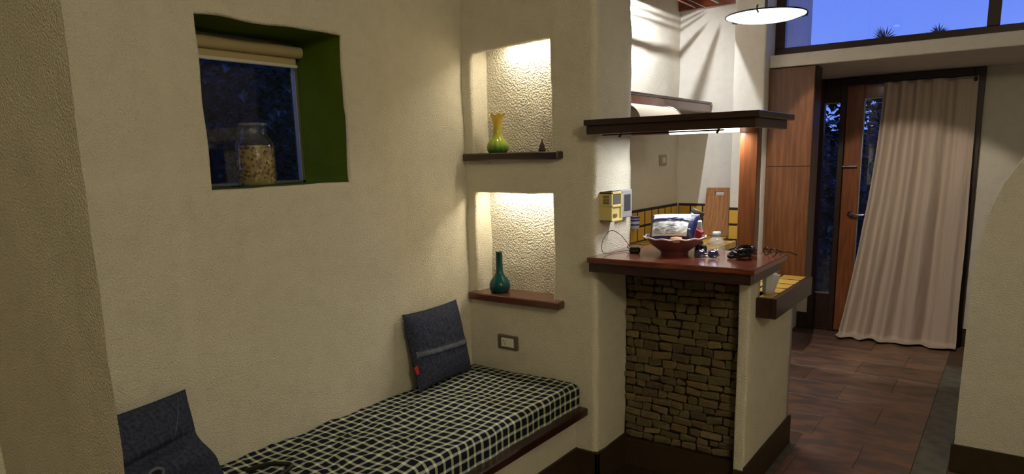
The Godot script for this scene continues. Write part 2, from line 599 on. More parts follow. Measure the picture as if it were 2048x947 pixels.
# ------------------------------------------------------------------ shell
func build_shell():
	# long wall with the deep window; goes on into the kitchen
	var st = begin()
	var PL := func(u, v, d): return Vector3(-d, v, -u)
	plaster_face(st, PL, -2.03, 2.64, 0.0, 2.92, [{"u0": -1.318, "u1": -0.724, "v0": 1.417, "v1": 1.983, "r": 0.012}], 0.04)
	var w = done(st, "wall_left", M.plaster)
	tag(w, "long cream hand-plastered wall with a deep green window opening", "wall", "", "structure")
	st = begin()
	for b in [[Vector3(-0.32, 0, -2.64), Vector3(-0.03, 2.92, 0.71)], [Vector3(-0.32, 0, 1.332), Vector3(-0.03, 2.92, 2.03)], [Vector3(-0.32, 0, 0.71), Vector3(-0.03, 1.40, 1.332)], [Vector3(-0.32, 2.0, 0.71), Vector3(-0.03, 2.92, 1.332)]]:
		rbox(st, b[0], b[1], 0.0)
	done(st, "masonry_core", M.plaster, w)
	# wall end on the near side of the alcove
	st = begin()
	curtain_wall(st, [Vector2(0.0, 1.88), Vector2(0.697, 1.997)], 0.0, 2.92, 0.05, 0.7, 0)
	curtain_wall(st, [Vector2(0.697, 1.997), Vector2(-0.3, 2.02)], 0.0, 2.92, 0.05, 0.7, 1)
	w = done(st, "wall_alcove_end", M.plaster)
	tag(w, "plastered wall end enclosing the head of the bench alcove", "wall", "", "structure")
	# unseen rest of the room
	w = box("wall_rear", Vector3(-0.45, 0, 4.6), Vector3(4.1, 2.92, 4.75), M.plaster, null, 0.0)
	tag(w, "plain plastered wall behind the photographer", "wall", "", "structure")
	w = box("wall_left_rear", Vector3(-0.45, 0, 2.0), Vector3(-0.3, 2.92, 4.6), M.plaster, null, 0.0)
	tag(w, "plain plastered wall beyond the alcove end wall", "wall", "", "structure")
	w = box("wall_right", Vector3(4.0, 0, -3.6), Vector3(4.15, 2.92, 4.6), M.plaster, null, 0.0)
	tag(w, "plain plastered wall on the far side of the living room", "wall", "", "structure")
	w = box("ceiling", Vector3(-0.32, 2.9, -2.66), Vector3(4.15, 3.02, 4.75), M.plaster_fine, null, 0.0)
	tag(w, "plain ceiling above living room and kitchen", "ceiling", "", "structure")
	# curved stub wall beside the passage
	st = begin()
	var poly := [Vector2(2.05, 0.0), Vector2(2.062, 0.133), Vector2(2.066, 0.7), Vector2(2.069, 0.897), Vector2(2.079, 1.05), Vector2(2.104, 1.204), Vector2(2.15, 1.34), Vector2(2.22, 1.47), Vector2(2.33, 1.6), Vector2(2.5, 1.72), Vector2(2.8, 1.82), Vector2(4.0, 1.86), Vector2(4.0, 0.0)]
	prism(st, poly, -1.18, -1.02)
	w = done(st, "wall_passage", M.plaster)
	tag(w, "low plastered stub wall with curved edge beside the passage", "wall", "", "structure")
	box("baseboard", Vector3(2.05, 0, -1.02), Vector3(4.0, 0.135, -1.008), M.base_tile, w, 0.002)
	# floors
	var fl = box("floor", Vector3(-0.32, -0.12, -3.75), Vector3(4.15, -0.003, 4.75), plain(rgb8(84, 62, 48), 0.8))
	tag(fl, "rust and grey slate-look floor tiles of passage and living room", "floor", "", "structure")
	var k := 0
	for iz in range(-11, 5):
		var z0 := -1.11 + 0.314 * (iz + 3)
		var shift := 0.0 if iz % 2 == 0 else 0.26
		for ix in range(-2, 3):
			var x0 := 1.412 + 0.52 * ix - shift
			var x1 := x0 + 0.52
			x0 = max(x0, 1.375 if z0 + 0.31 > -0.95 else 0.75)
			x1 = min(x1, 1.905)
			if x1 - x0 < 0.03 or z0 < -3.5:
				continue
			st = begin()
			rbox(st, Vector3(x0 + 0.001, -0.02, z0 + 0.001), Vector3(x1 - 0.001, rng.randf_range(-0.0006, 0.0002), z0 + 0.313), 0.001)
			done(st, "floor_tile", M.floor_tiles[rng.randi() % M.floor_tiles.size()], fl)
	for i in 8:
		st = begin()
		rbox(st, Vector3(1.907, -0.02, -2.87 + 0.315 * i), Vector3(2.045, 0.001, -2.87 + 0.315 * i + 0.312), 0.0015)
		done(st, "border_tile", M.slate, fl)
	for i in 5:
		st = begin()
		rbox(st, Vector3(1.333, -0.02, -0.96 + 0.315 * i), Vector3(1.373, 0.001, -0.96 + 0.315 * i + 0.312), 0.0015)
		done(st, "border_tile", M.slate, fl)
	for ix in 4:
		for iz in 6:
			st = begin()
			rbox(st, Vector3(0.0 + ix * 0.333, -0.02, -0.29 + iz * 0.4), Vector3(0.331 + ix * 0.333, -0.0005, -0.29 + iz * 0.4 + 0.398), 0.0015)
			done(st, "shaded_floor_tile", M.shaded_slate, fl)  # shade on the floor before bar and bench, painted as darker tiles

# ------------------------------------------------------------------ deep green window
func build_window():
	var w = thing("window_1", "deep green-painted window opening with roller blind and dark foliage behind", "window", Vector3.ZERO, "", "structure")
	var st = begin()
	var y0 := 1.417
	var y1 := 1.983
	var z0 := 0.724
	var z1 := 1.318
	patch(st, Vector3(-0.012, y0, z1), Vector3(-0.3, y0, z1), Vector3(-0.3, y0, z0), Vector3(-0.012, y0, z0))
	patch(st, Vector3(-0.012, y1, z0), Vector3(-0.3, y1, z0), Vector3(-0.3, y1, z1), Vector3(-0.012, y1, z1))
	patch(st, Vector3(-0.012, y0, z0), Vector3(-0.3, y0, z0), Vector3(-0.3, y1, z0), Vector3(-0.012, y1, z0))
	patch(st, Vector3(-0.012, y1, z1), Vector3(-0.3, y1, z1), Vector3(-0.3, y0, z1), Vector3(-0.012, y0, z1))
	var rv = done(st, "window_reveal", M.green, w)
	rv.set_meta("label", "deep reveal painted moss green")
	st = begin()
	rbox(st, Vector3(-0.31, y0, z0), Vector3(-0.285, y1, z0 + 0.016), 0.002)
	rbox(st, Vector3(-0.31, y0, z1 - 0.016), Vector3(-0.285, y1, z1), 0.002)
	rbox(st, Vector3(-0.31, y0, z0), Vector3(-0.285, y0 + 0.012, z1), 0.002)
	rbox(st, Vector3(-0.31, y1 - 0.02, z0), Vector3(-0.285, y1, z1), 0.002)
	done(st, "window_frame", M.aluminium, w)
	box("pane", Vector3(-0.302, y0 + 0.01, z0 + 0.01), Vector3(-0.298, y1 - 0.01, z1 - 0.01), M.glass, w, 0.0)
	# roller blind hangs in the reveal
	var b = thing("roller_blind", "beige roller blind rolled up at the top of the green window", "blind", Vector3(-0.235, 1.94, 1.02))
	st = begin()
	tube(st, [Vector3(0, 0, -0.275), Vector3(0, 0, 0.285)], 0.023, 20)
	done(st, "roll", M.blind, b)
	st = begin()
	rbox(st, Vector3(-0.002, -0.05, -0.262), Vector3(0.0, 0.0, 0.285), 0.0, Transform3D(Basis(), Vector3(-0.012, 0, 0)))
	done(st, "blind_cloth", M.blind, b)
	st = begin()
	tube(st, [Vector3(-0.013, -0.054, -0.265), Vector3(-0.013, -0.054, 0.285)], 0.0075, 10)
	done(st, "bottom_bar", M.white, b)

# ------------------------------------------------------------------ column with the two lit niches
func build_niche_column():
	var st = begin()
	var PN := func(u, v, d): return Vector3(u, v, -d)
	var un := {"u0": 0.055, "u1": 0.499, "v0": 1.51, "v1": 1.995, "r": 0.014}
	var ln := {"u0": 0.055, "u1": 0.502, "v0": 0.84, "v1": 1.336, "r": 0.012}
	plaster_face(st, PN, 0.0, 0.70, 0.0, 2.92, [un, ln], 0.03)
	var plan := [Vector2(0.70, 0.0)]
	plan.append_array(arc2(Vector2(0.70, -0.025), 0.025, 90, 0))
	plan.append_array([Vector2(0.725, -0.325)])
	plan.append_array(arc2(Vector2(0.715, -0.325), 0.010, 0, -90))
	plan.append(Vector2(0.0, -0.335))
	curtain_wall(st, plan, 0.0, 2.92, 0.035)
	var w = done(st, "wall_niche", M.plaster)
	tag(w, "cream plastered column with two lit display niches above the bench end", "wall", "", "structure")
	for h in [un, ln]:
		st = begin()
		var d := 0.118
		var top: float = h.v1 + 0.055
		var a := 0.8
		patch(st, Vector3(h.u0, h.v0, -0.012), Vector3(h.u0, top, -0.012), Vector3(h.u0, top, -d), Vector3(h.u0, h.v0, -d), 0.03, a, 1)
		patch(st, Vector3(h.u1, h.v0, -d), Vector3(h.u1, top, -d), Vector3(h.u1, top, -0.012), Vector3(h.u1, h.v0, -0.012), 0.03, a, 2)
		patch(st, Vector3(h.u0, top, -d), Vector3(h.u0, top, -0.03), Vector3(h.u1, top, -0.03), Vector3(h.u1, top, -d), 0.03, a, 3)
		patch(st, Vector3(h.u0, h.v1, -0.03), Vector3(h.u0, top, -0.03), Vector3(h.u1, top, -0.03), Vector3(h.u1, h.v1, -0.03), 0.03, a, 4)
		patch(st, Vector3(h.u0, h.v1, -0.012), Vector3(h.u0, h.v1, -0.03), Vector3(h.u1, h.v1, -0.03), Vector3(h.u1, h.v1, -0.012), 0.03, a, 5)
		patch(st, Vector3(h.u0, h.v0, -0.012), Vector3(h.u0, h.v0, -d), Vector3(h.u1, h.v0, -d), Vector3(h.u1, h.v0, -0.012), 0.03, a, 6)
		done(st, "niche_sides", M.plaster, w)
		st = begin()
		patch(st, Vector3(h.u0, h.v0, -d), Vector3(h.u0, top, -d), Vector3(h.u1, top, -d), Vector3(h.u1, h.v0, -d), 0.03, a)
		var nm = done(st, "niche_back", M.plaster_rough, w)
		nm.set_meta("label", "rough trowelled plaster at the back of the niche")
		# lamp hidden behind the lintel of the niche
		var y: float = h.v1 + 0.03
		var upper: bool = h.v0 > 1.2
		var lab := "small tube lamp hidden at the top of the niche with the yellow-green vase" if upper else "small tube lamp hidden at the top of the niche with the teal bottle"
		var cx := 0.345 if upper else 0.305
		var hl := 0.14 if upper else 0.185
		var t = thing("niche_lamp", lab, "lamp", Vector3(cx, y, -0.06), "niche lamps")
		st = begin()
		tube(st, [Vector3(-hl, 0, 0), Vector3(hl, 0, 0)], 0.008, 12)
		done(st, "lamp_tube", glow(Color(1.0, 0.95, 0.84), 6.0), t)
		box("lamp_holder", Vector3(-hl - 0.008, 0.008, -0.012), Vector3(hl + 0.008, 0.024, 0.012), M.white, t)
		area("niche_light", Vector3(cx, y - 0.009, -0.06), Vector3(0, -1, -0.15), Vector2(hl * 2.0, 0.014), Color(1.0, 0.95, 0.84), 0.18 if upper else 0.19)
	# shelves of the niches
	var s = box("niche_shelf", Vector3(0.024, 1.489, -0.117), Vector3(0.563, 1.524, 0.05), M.dark_wood_x, null, 0.005)
	tag(s, "dark wooden shelf under the yellow-green vase", "shelf", "niche shelves")
	s = box("niche_shelf", Vector3(0.028, 0.816, -0.117), Vector3(0.562, 0.852, 0.052), M.shelf_wood, null, 0.005)
	tag(s, "reddish-brown wooden shelf under the teal bottle", "shelf", "niche shelves")
	# socket under the lower niche
	var o = thing("wall_socket", "grey-brown framed electrical outlet on the wall above the mattress", "socket", Vector3(0.237, 0.612, 0.0))
	st = begin()
	rbox(st, Vector3(-0.06, -0.036, -0.002), Vector3(0.06, 0.036, 0.012), 0.004)
	done(st, "cover_plate", plain(rgb8(104, 92, 78), 0.5), o)
	var ins = box("insert", Vector3(-0.037, -0.022, 0.008), Vector3(0.037, 0.022, 0.015), M.white, o, 0.002)
	for x in [-0.022, -0.010]:
		box("slot", Vector3(x - 0.0015, 0.002, 0.0145), Vector3(x + 0.0015, 0.012, 0.0153), M.black, ins, 0.0)
	st = begin()
	tube(st, [Vector3(-0.016, -0.008, 0.0145), Vector3(-0.016, -0.008, 0.0153)], 0.003, 8)
	done(st, "slot", M.black, ins)
	# bells and panel on the side of the column
	var d = thing("intercom_box", "yellow wall box with louvred side, grey speaker and cut-out, above the bar", "intercom", Vector3(0.723, 1.215, -0.035))
	var yel := plain(rgb8(214, 196, 130), 0.5)
	st = begin()
	rbox(st, Vector3(0, 0, -0.012), Vector3(0.06, 0.13, 0.0), 0.002)
	rbox(st, Vector3(0, 0, -0.10), Vector3(0.06, 0.13, -0.09), 0.002)
	rbox(st, Vector3(0, 0, -0.092), Vector3(0.052, 0.13, -0.01), 0.0)
	rbox(st, Vector3(0, 0.118, -0.1), Vector3(0.06, 0.13, 0.0), 0.002)
	rbox(st, Vector3(0, 0.062, -0.1), Vector3(0.06, 0.072, 0.0), 0.002)
	rbox(st, Vector3(0, 0, -0.1), Vector3(0.062, 0.01, 0.0), 0.002)
	done(st, "case", yel, d)
	for i in 6:
		box("louvre", Vector3(0.018, 0.078 + 0.0065 * i, -0.001), Vector3(0.048, 0.0815 + 0.0065 * i, 0.0015), plain(rgb8(92, 76, 36), 0.7), d, 0.0)
	box("speaker", Vector3(0.05, 0.075, -0.085), Vector3(0.056, 0.114, -0.018), plain(rgb8(92, 90, 92), 0.6), d, 0.002)
	box("switch", Vector3(0.05, 0.018, -0.06), Vector3(0.057, 0.034, -0.03), plain(rgb8(120, 100, 50), 0.6), d, 0.002)
	var g = thing("intercom_phone", "grey handset unit with dark panel beside the yellow wall box", "intercom", Vector3(0.723, 1.22, -0.175))
	box("case", Vector3(0, 0, -0.105), Vector3(0.036, 0.125, 0.0), plain(rgb8(150, 150, 152), 0.5), g, 0.003)
	box("panel", Vector3(0.03, 0.03, -0.085), Vector3(0.039, 0.105, -0.025), plain(rgb8(64, 64, 72), 0.35), g, 0.002)

# ------------------------------------------------------------------ bar, hatch beam, brick front
func build_bar():
	# half wall under the bar: thin plastered side, brick panel between it and the column
	var st = begin()
	var plan := [Vector2(1.286, -0.29), Vector2(1.286, -0.226)]
	plan.append_array(arc2(Vector2(1.292, -0.226), 0.006, 180, 90, 3))
	plan.append_array(arc2(Vector2(1.324, -0.228), 0.008, 90, 0, 3))
	var tall := plan.duplicate()
	tall.append_array([Vector2(1.332, -0.36), Vector2(1.286, -0.36), Vector2(1.286, -0.3)])
	plan.append_array([Vector2(1.332, -0.94), Vector2(1.286, -0.94), Vector2(1.286, -0.3)])
	curtain_wall(st, plan, 0.0, 0.84, 0.05, 0.5)
	curtain_wall(st, tall, 0.84, 1.0, 0.05, 0.5, 2)
	var w = done(st, "wall_bar_side", M.plaster)
	tag(w, "narrow plastered side wall carrying the breakfast bar", "wall", "", "structure")
	box("baseboard", Vector3(1.332, 0, -0.955), Vector3(1.345, 0.15, -0.215), M.base_tile, w, 0.002)
	box("baseboard", Vector3(1.288, 0, -0.222), Vector3(1.345, 0.13, -0.208), M.base_tile, w, 0.002)
	var bw = box("wall_brick", Vector3(0.715, 0.0, -0.42), Vector3(1.29, 1.02, -0.29), M.mortar, null, 0.0)
	tag(bw, "brick veneer panel of thin rough stones under the breakfast bar", "wall", "", "structure")
	box("baseboard", Vector3(0.72, 0, -0.29), Vector3(1.29, 0.138, -0.262), M.base_tile, bw, 0.002)
	var y := 0.14
	var row := 0
	while y < 1.0:
		var hgt := rng.randf_range(0.032, 0.044)
		var x := 0.728 - rng.randf_range(0.0, 0.05)
		while x < 1.282:
			var ln := rng.randf_range(0.045, 0.105)
			var x0: float = max(x, 0.728)
			var x1: float = min(x + ln, 1.283)
			if x1 - x0 > 0.016:
				st = begin()
				var o := rng.randf_range(0.004, 0.019)
				var tilt := Transform3D(Basis(Vector3(0, 0, 1), rng.randf_range(-0.09, 0.09)), Vector3((x0 + x1) / 2, y + hgt / 2, -0.29))
				rbox(st, Vector3(-(x1 - x0) / 2 + 0.0025, -hgt / 2 + 0.0025, -0.01), Vector3((x1 - x0) / 2 - 0.0025, hgt / 2 - 0.0025, o), 0.005, tilt, 0.005)
				done(st, "brick", M.bricks[rng.randi() % M.bricks.size()], bw)
			x += ln
		y += hgt
		row += 1
	# bar top: plate on a deep rail
	var t = thing("breakfast_bar", "dark wooden breakfast bar top carrying the fruit bowl", "counter", Vector3(1.08, 1.074, -0.15))
	st = begin()
	rbox(st, Vector3(0.7255, 1.051, -0.375), Vector3(1.436, 1.074, 0.084), 0.003, Transform3D(Basis(), Vector3(-1.08, -1.074, 0.15)))
	done(st, "top_plate", M.bar_wood, t)
	st = begin()
	rbox(st, Vector3(0.7255, 1.009, 0.036), Vector3(1.418, 1.051, 0.066), 0.002, Transform3D(Basis(), Vector3(-1.08, -1.074, 0.15)))
	done(st, "front_rail", M.dark_wood_x, t)
	st = begin()
	rbox(st, Vector3(1.39, 1.009, -0.345), Vector3(1.418, 1.051, 0.036), 0.002, Transform3D(Basis(), Vector3(-1.08, -1.074, 0.15)))
	done(st, "side_rail", M.dark_wood_z, t)
	# beam above the hatch
	t = thing("hatch_beam", "dark wooden beam shelf above the breakfast bar", "beam", Vector3(1.08, 1.6, -0.15))
	var off := Transform3D(Basis(), Vector3(-1.08, -1.6, 0.15))
	for b in [["top_plate", Vector3(0.7255, 1.622, -0.37), Vector3(1.438, 1.645, 0.104), "x"], ["front_rail", Vector3(0.7255, 1.587, 0.056), Vector3(1.42, 1.622, 0.082), "x"], ["side_rail", Vector3(1.395, 1.587, -0.33), Vector3(1.42, 1.622, 0.056), "z"], ["back_rail", Vector3(0.7255, 1.587, -0.355), Vector3(1.242, 1.622, -0.33), "o"]]:
		st = begin()
		rbox(st, b[1], b[2], 0.002, off)
		done(st, b[0], M.dark_wood_x if b[3] == "x" else (M.dark_wood_z if b[3] == "z" else M.bar_wood), t)
	# post
	var p = box("wooden_post", Vector3(1.243, 1.074, -0.352), Vector3(1.317, 1.622, -0.295), M.orange_wood, null, 0.003)
	tag(p, "square orange-brown wooden post between bar top and beam", "post")
	# tube lamp under the beam
	var L = thing("tube_lamp", "white fluorescent tube lamp under the beam above the bar", "lamp", Vector3(1.10, 1.6, -0.255))
	box("housing", Vector3(-0.16, 0.008, -0.03), Vector3(0.16, 0.022, 0.03), M.white, L)
	st = begin()
	tube(st, [Vector3(-0.15, -0.006, 0), Vector3(0.15, -0.006, 0)], 0.012, 14)
	done(st, "tube_light", glow(Color(1.0, 0.96, 0.86), 5.0), L)
	area("bar_light", Vector3(1.10, 1.578, -0.255), Vector3.DOWN, Vector2(0.30, 0.024), Color(0.97, 0.99, 1.0), 0.44)
	# thin rail with clips
	var r = thing("hanging_rail", "thin dark rail with two clips under the hatch beam", "rail", Vector3(1.0, 1.586, -0.05))
	st = begin()
	tube(st, [Vector3(-0.27, 0.0, 0), Vector3(0.26, 0.0, 0)], 0.003, 8)
	done(st, "rod", M.black, r)
	for x in [-0.18, 0.24]:
		st = begin()
		tube(st, [Vector3(x, 0.012, 0), Vector3(x, 0.0, 0.004), Vector3(x - 0.008, -0.01, 0.002)], 0.005, 8)
		done(st, "clip", M.black, r)
	# peninsula worktop behind the bar with yellow tiles and wooden edge
	var k = thing("peninsula_worktop", "yellow-tiled kitchen worktop with dark wooden edge behind the bar", "worktop", Vector3(1.3, 0.89, -0.6))
	off = Transform3D(Basis(), Vector3(-1.3, -0.89, 0.6))
	st = begin()
	rbox(st, Vector3(0.735, 0.84, -0.92), Vector3(1.28, 0.8888, -0.43), 0.0, off)
	rbox(st, Vector3(1.334, 0.81, -0.92), Vector3(1.396, 0.8888, -0.32), 0.0, off)
	rbox(st, Vector3(1.25, 0.85, -0.92), Vector3(1.396, 0.8888, -0.43), 0.0, off)
	done(st, "slab", M.grout, k)
	st = begin()
	rbox(st, Vector3(1.395, 0.803, -0.925), Vector3(1.419, 0.891, -0.3), 0.002, off)
	done(st, "edge_board", M.dark_wood_z, k)
	st = begin()
	rbox(st, Vector3(1.3345, 0.803, -0.322), Vector3(1.395, 0.891, -0.3), 0.002, off)
	done(st, "edge_board", M.dark_wood_x, k)
	for i in 5:
		var z1 := -0.326 - 0.122 * i
		for c in [[1.285, 1.392], [1.168, 1.275]]:
			var x0: float = c[0]
			var x1: float = c[1]
			if i == 0:
				x0 = max(x0, 1.335)
			if x1 - x0 < 0.02:
				continue
			st = begin()
			rbox(st, Vector3(x0, 0.878, z1 - 0.104), Vector3(x1, 0.890, z1), 0.002, off)
			done(st, "tile", M.tiles[rng.randi() % 4], k)

# ------------------------------------------------------------------ kitchen
func build_kitchen():
	# back wall, pier beside the entry
	var st = begin()
	patch(st, Vector3(-0.02, 0, -2.62), Vector3(-0.02, 2.92, -2.62), Vector3(0.56, 2.92, -2.62), Vector3(0.56, 0, -2.62), 0.06, 0.4)
	var w = done(st, "wall_kitchen", M.plaster_fine)
	tag(w, "smooth cream kitchen end wall behind the cutting board", "wall", "", "structure")
	box("masonry_core", Vector3(-0.32, 0, -2.8), Vector3(0.56, 2.92, -2.63), M.plaster_fine, w, 0.0)
	st = begin()
	var plan := [Vector2(0.53, -2.64)]
	plan.append_array(arc2(Vector2(0.54, -2.31), 0.010, 180, 90, 3))
	plan.append_array(arc2(Vector2(0.733, -2.312), 0.012, 90, 0, 3))
	plan.append_array([Vector2(0.745, -3.52)])
	curtain_wall(st, plan, 0.0, 2.92, 0.06, 0.5)
	rbox(st, Vector3(0.55, 0, -3.5), Vector3(0.73, 2.92, -2.33), 0.0)
	w = done(st, "wall_pier", M.plaster_fine)
	tag(w, "cream pier between kitchen and entry cupboard", "wall", "", "structure")
	# wooden wall plate under the kitchen ceiling
	st = begin()
	rbox(st, Vector3(0.0, 2.56, -2.62), Vector3(0.53, 2.66, -2.58), 0.003)
	var tr = done(st, "trim_1", M.bar_wood)
	tag(tr, "reddish wooden plate along the top of the kitchen end wall", "trim", "", "structure")
	# tiled splash strips: dark bed, yellow tiles standing proud
	for q in [["strip of yellow tiles with black joints along the long kitchen wall", 0], ["short strip of yellow tiles behind the cutting board", 1], ["two columns of yellow tiles on the pier beside the wooden post", 2]]:
		var at: Vector3 = [Vector3(0, 0.88, -1.8), Vector3(0.26, 0.88, -2.62), Vector3(0.64, 0.88, -2.3)][q[1]]
		var sp = thing("splashback", q[0], "tiling", at, "tiled splashbacks")
		var to := Transform3D(Basis(), -at)
		st = begin()
		rbox(st, [Vector3(-0.004, 0.882, -2.605), Vector3(0.016, 0.882, -2.622), Vector3(0.532, 0.88, -2.303)][q[1]], [Vector3(0.009, 1.112, -1.0), Vector3(0.524, 1.112, -2.611), Vector3(0.745, 1.112, -2.289)][q[1]], 0.001, to)
		done(st, "joint_bed", M.grout, sp)
		for r in 2:
			var ya := 0.886 + 0.112 * r
			var yb := ya + 0.095
			for i in [13, 5, 2][q[1]]:
				st = begin()
				if q[1] == 0:
					rbox(st, Vector3(0.0, ya, -2.59 + 0.1195 * i), Vector3(0.013, yb, -2.59 + 0.1195 * i + 0.099), 0.002, to)
				elif q[1] == 1:
					rbox(st, Vector3(0.022 + 0.1 * i, ya, -2.62), Vector3(0.022 + 0.1 * i + 0.088, yb, -2.607), 0.002, to)
				else:
					rbox(st, Vector3(0.536 + 0.107 * i, ya, -2.3), Vector3(0.536 + 0.107 * i + 0.093, yb, -2.285), 0.002, to)
				done(st, "tile", M.tiles[rng.randi() % 4], sp)
	var off := Transform3D()
	# worktop along the kitchen wall
	var k = thing("kitchen_worktop", "yellow-tiled kitchen worktop along the plastered wall", "worktop", Vector3(0.3, 0.88, -1.8))
	off = Transform3D(Basis(), Vector3(-0.3, -0.88, 1.8))
	st = begin()
	rbox(st, Vector3(0.014, 0.82, -2.285), Vector3(0.6, 0.8788, -0.45), 0.0, off)
	rbox(st, Vector3(0.014, 0.82, -2.605), Vector3(0.525, 0.8788, -2.285), 0.0, off)
	done(st, "slab", M.grout, k)
	st = begin()
	rbox(st, Vector3(0.02, 0.0, -2.28), Vector3(0.56, 0.82, -0.45), 0.0, off)
	done(st, "cupboard_front", plain(rgb8(150, 140, 124), 0.6), k)
	for iz in 9:
		for ix in 5:
			st = begin()
			var z1 := -2.592 + 0.1195 * iz
			var x1 := 0.018 + 0.1195 * ix
			if x1 > 0.42 and z1 < -2.28:
				continue
			rbox(st, Vector3(x1, 0.868, z1), Vector3(x1 + 0.105, 0.880, z1 + 0.105), 0.002, off)
			done(st, "tile", M.tiles[rng.randi() % 4], k)
	for iz in 9:
		st = begin()
		var z1 := -2.592 + 0.1195 * iz
		if z1 < -2.28:
			continue
		rbox(st, Vector3(0.585, 0.835, z1), Vector3(0.612, 0.884, z1 + 0.105), 0.006, off)
		done(st, "edge_tile", M.tiles[rng.randi() % 4], k)
	# socket on the kitchen wall
	var o = thing("wall_socket", "small grey-framed switch on the kitchen wall above the yellow tiles", "socket", Vector3(0.0, 1.455, -2.32))
	box("cover_plate", Vector3(-0.004, -0.04, -0.06), Vector3(0.012, 0.04, 0.06), plain(rgb8(150, 140, 116), 0.5), o, 0.004)
	box("rocker", Vector3(0.008, -0.02, -0.032), Vector3(0.016, 0.022, 0.022), plain(rgb8(205, 200, 184), 0.4), o, 0.002)
	# cooker hood with wooden surround
	var h = thing("cooker_hood", "curved metal cooker hood in a dark wooden surround on the kitchen wall", "cooker hood", Vector3(0.0, 1.8, -1.7))
	off = Transform3D(Basis(), Vector3(0, -1.8, 1.7))
	st = begin()
	rbox(st, Vector3(0.012, 1.860, -2.604), Vector3(0.272, 1.876, -1.0), 0.002, off)
	done(st, "top_board", M.dark_wood_z, h)
	st = begin()
	rbox(st, Vector3(0.242, 1.806, -2.604), Vector3(0.26, 1.860, -1.0), 0.002, off)
	done(st, "front_board", M.bar_wood, h)
	st = begin()
	rbox(st, Vector3(0.012, 1.80, -2.55), Vector3(0.242, 1.812, -1.0), 0.002, off)
	done(st, "filter_panel", M.metal, h)
	st = begin()
	grid(st, 14, 1, func(u, v):
		var a: float = u * PI / 2
		return off * Vector3(0.255 + 0.15 * sin(a), 1.69 + 0.115 * cos(a), lerp(-1.1, -1.73, v)))
	done(st, "canopy", plain(rgb8(205, 192, 170), 0.4, 0.3), h)
	st = begin()
	var pts := []
	for i in 12:
		var a := i / 11.0 * PI / 2
		pts.append(off * Vector3(0.255 + 0.153 * sin(a), 1.69 + 0.118 * cos(a), -1.73))
	tube(st, pts, 0.005, 8)
	done(st, "chrome_trim", M.chrome, h)
	# ceiling strip light in an open slatted box, above the picture
	var c = thing("strip_light", "ceiling tube lamp in a slatted wooden box over the kitchen", "lamp", Vector3(0.38, 2.62, -1.55))
	var lx := 0.38
	var ly := 2.62
	off = Transform3D(Basis(), Vector3(-lx, -ly, 1.55))
	st = begin()
	tube(st, [Vector3(0, 0, -0.35), Vector3(0, 0, 0.35)], 0.008, 12)
	done(st, "tube_light", glow(Color(1.0, 0.975, 0.96), 8.0), c)
	st = begin()
	rbox(st, Vector3(lx - 0.14, ly - 0.036, -2.25), Vector3(lx - 0.12, ly + 0.12, -0.9), 0.001, off)
	done(st, "side_board", M.bar_wood, c)
	st = begin()
	rbox(st, Vector3(lx + 0.04, ly - 0.113, -2.25), Vector3(lx + 0.055, ly + 0.12, -0.9), 0.001, off)
	done(st, "side_board", M.bar_wood, c)
	st = begin()
	rbox(st, Vector3(lx - 0.14, ly + 0.12, -2.25), Vector3(lx + 0.055, ly + 0.14, -0.9), 0.001, off)
	done(st, "top_board", M.bar_wood, c)
	for s in [[-0.12, -0.047, 0.003], [-0.12, -0.063, 0.0035], [-0.12, -0.117, 0.008], [-0.046, -0.125, 0.008]]:
		st = begin()
		var dir := Vector3(s[0], s[1], 0).normalized()
		var nrm := Vector3(-dir.y, dir.x, 0)
		var bs := Basis(dir, nrm, Vector3(0, 0, 1))
		rbox(st, Vector3(-0.002, -s[2], -0.7), Vector3(0.002, s[2], 0.65), 0.0, Transform3D(bs, Vector3(s[0], s[1], 0)))
		done(st, "slat", M.bar_wood, c)
	area("strip_area", Vector3(lx - 0.007, ly - 0.007, -1.55), Vector3(-0.75, -1, 0), Vector2(0.70, 0.014), Color(0.97, 0.98, 1.0), 2.7)
	disc_pendant("round white glass disc lamp with dark metal rim and clips over the kitchen peninsula", Vector3(1.09, 2.174, -1.1), 0.5)
	# spot lamp of the passage, above the picture, aimed at the entry door
	var sl = thing("spot_lamp", "small black ceiling spot lamp aimed at the entry door", "lamp", Vector3(1.3, 2.45, -1.15))
	var aim := Vector3(0.16, -1.62, -1.78).normalized()
	var tilt := Basis(Quaternion(Vector3.DOWN, aim))
	st = begin()
	lathe(st, [Vector2(0.038, 0.085), Vector2(0.040, 0.0), Vector2(0.045, 0.002), Vector2(0.045, 0.11), Vector2(0.03, 0.135), Vector2(0.0, 0.14)], 24, Vector3.ZERO, Transform3D(tilt, Vector3.ZERO))
	done(st, "lamp_housing", M.black, sl)
	st = begin()
	lathe(st, [Vector2(0.0, 0.088), Vector2(0.038, 0.088)], 24, Vector3.ZERO, Transform3D(tilt, Vector3.ZERO))
	done(st, "lamp_glass", glow(Color(1.0, 0.95, 0.88), 1.5), sl)
	st = begin()
	tube(st, [Vector3(0, 0.09, 0.075), Vector3(0, 0.45, 0.075)], 0.008, 8)
	done(st, "stem", M.white, sl)
	var sp := SpotLight3D.new()
	sp.name = "spot_light"
	sp.light_color = Color(1.0, 0.95, 0.88)
	sp.light_energy = 2.4
	sp.light_size = 0.012
	sp.spot_range = 12.0
	sp.spot_attenuation = 2.0
	sp.spot_angle = 24.0
	sp.spot_angle_attenuation = 0.2
	sp.shadow_enabled = true
	add_child(sp)
	sp.look_at_from_position(Vector3(1.3, 2.45, -1.15) - aim * 0.080, Vector3(1.3, 2.45, -1.15) + aim, Vector3.UP)

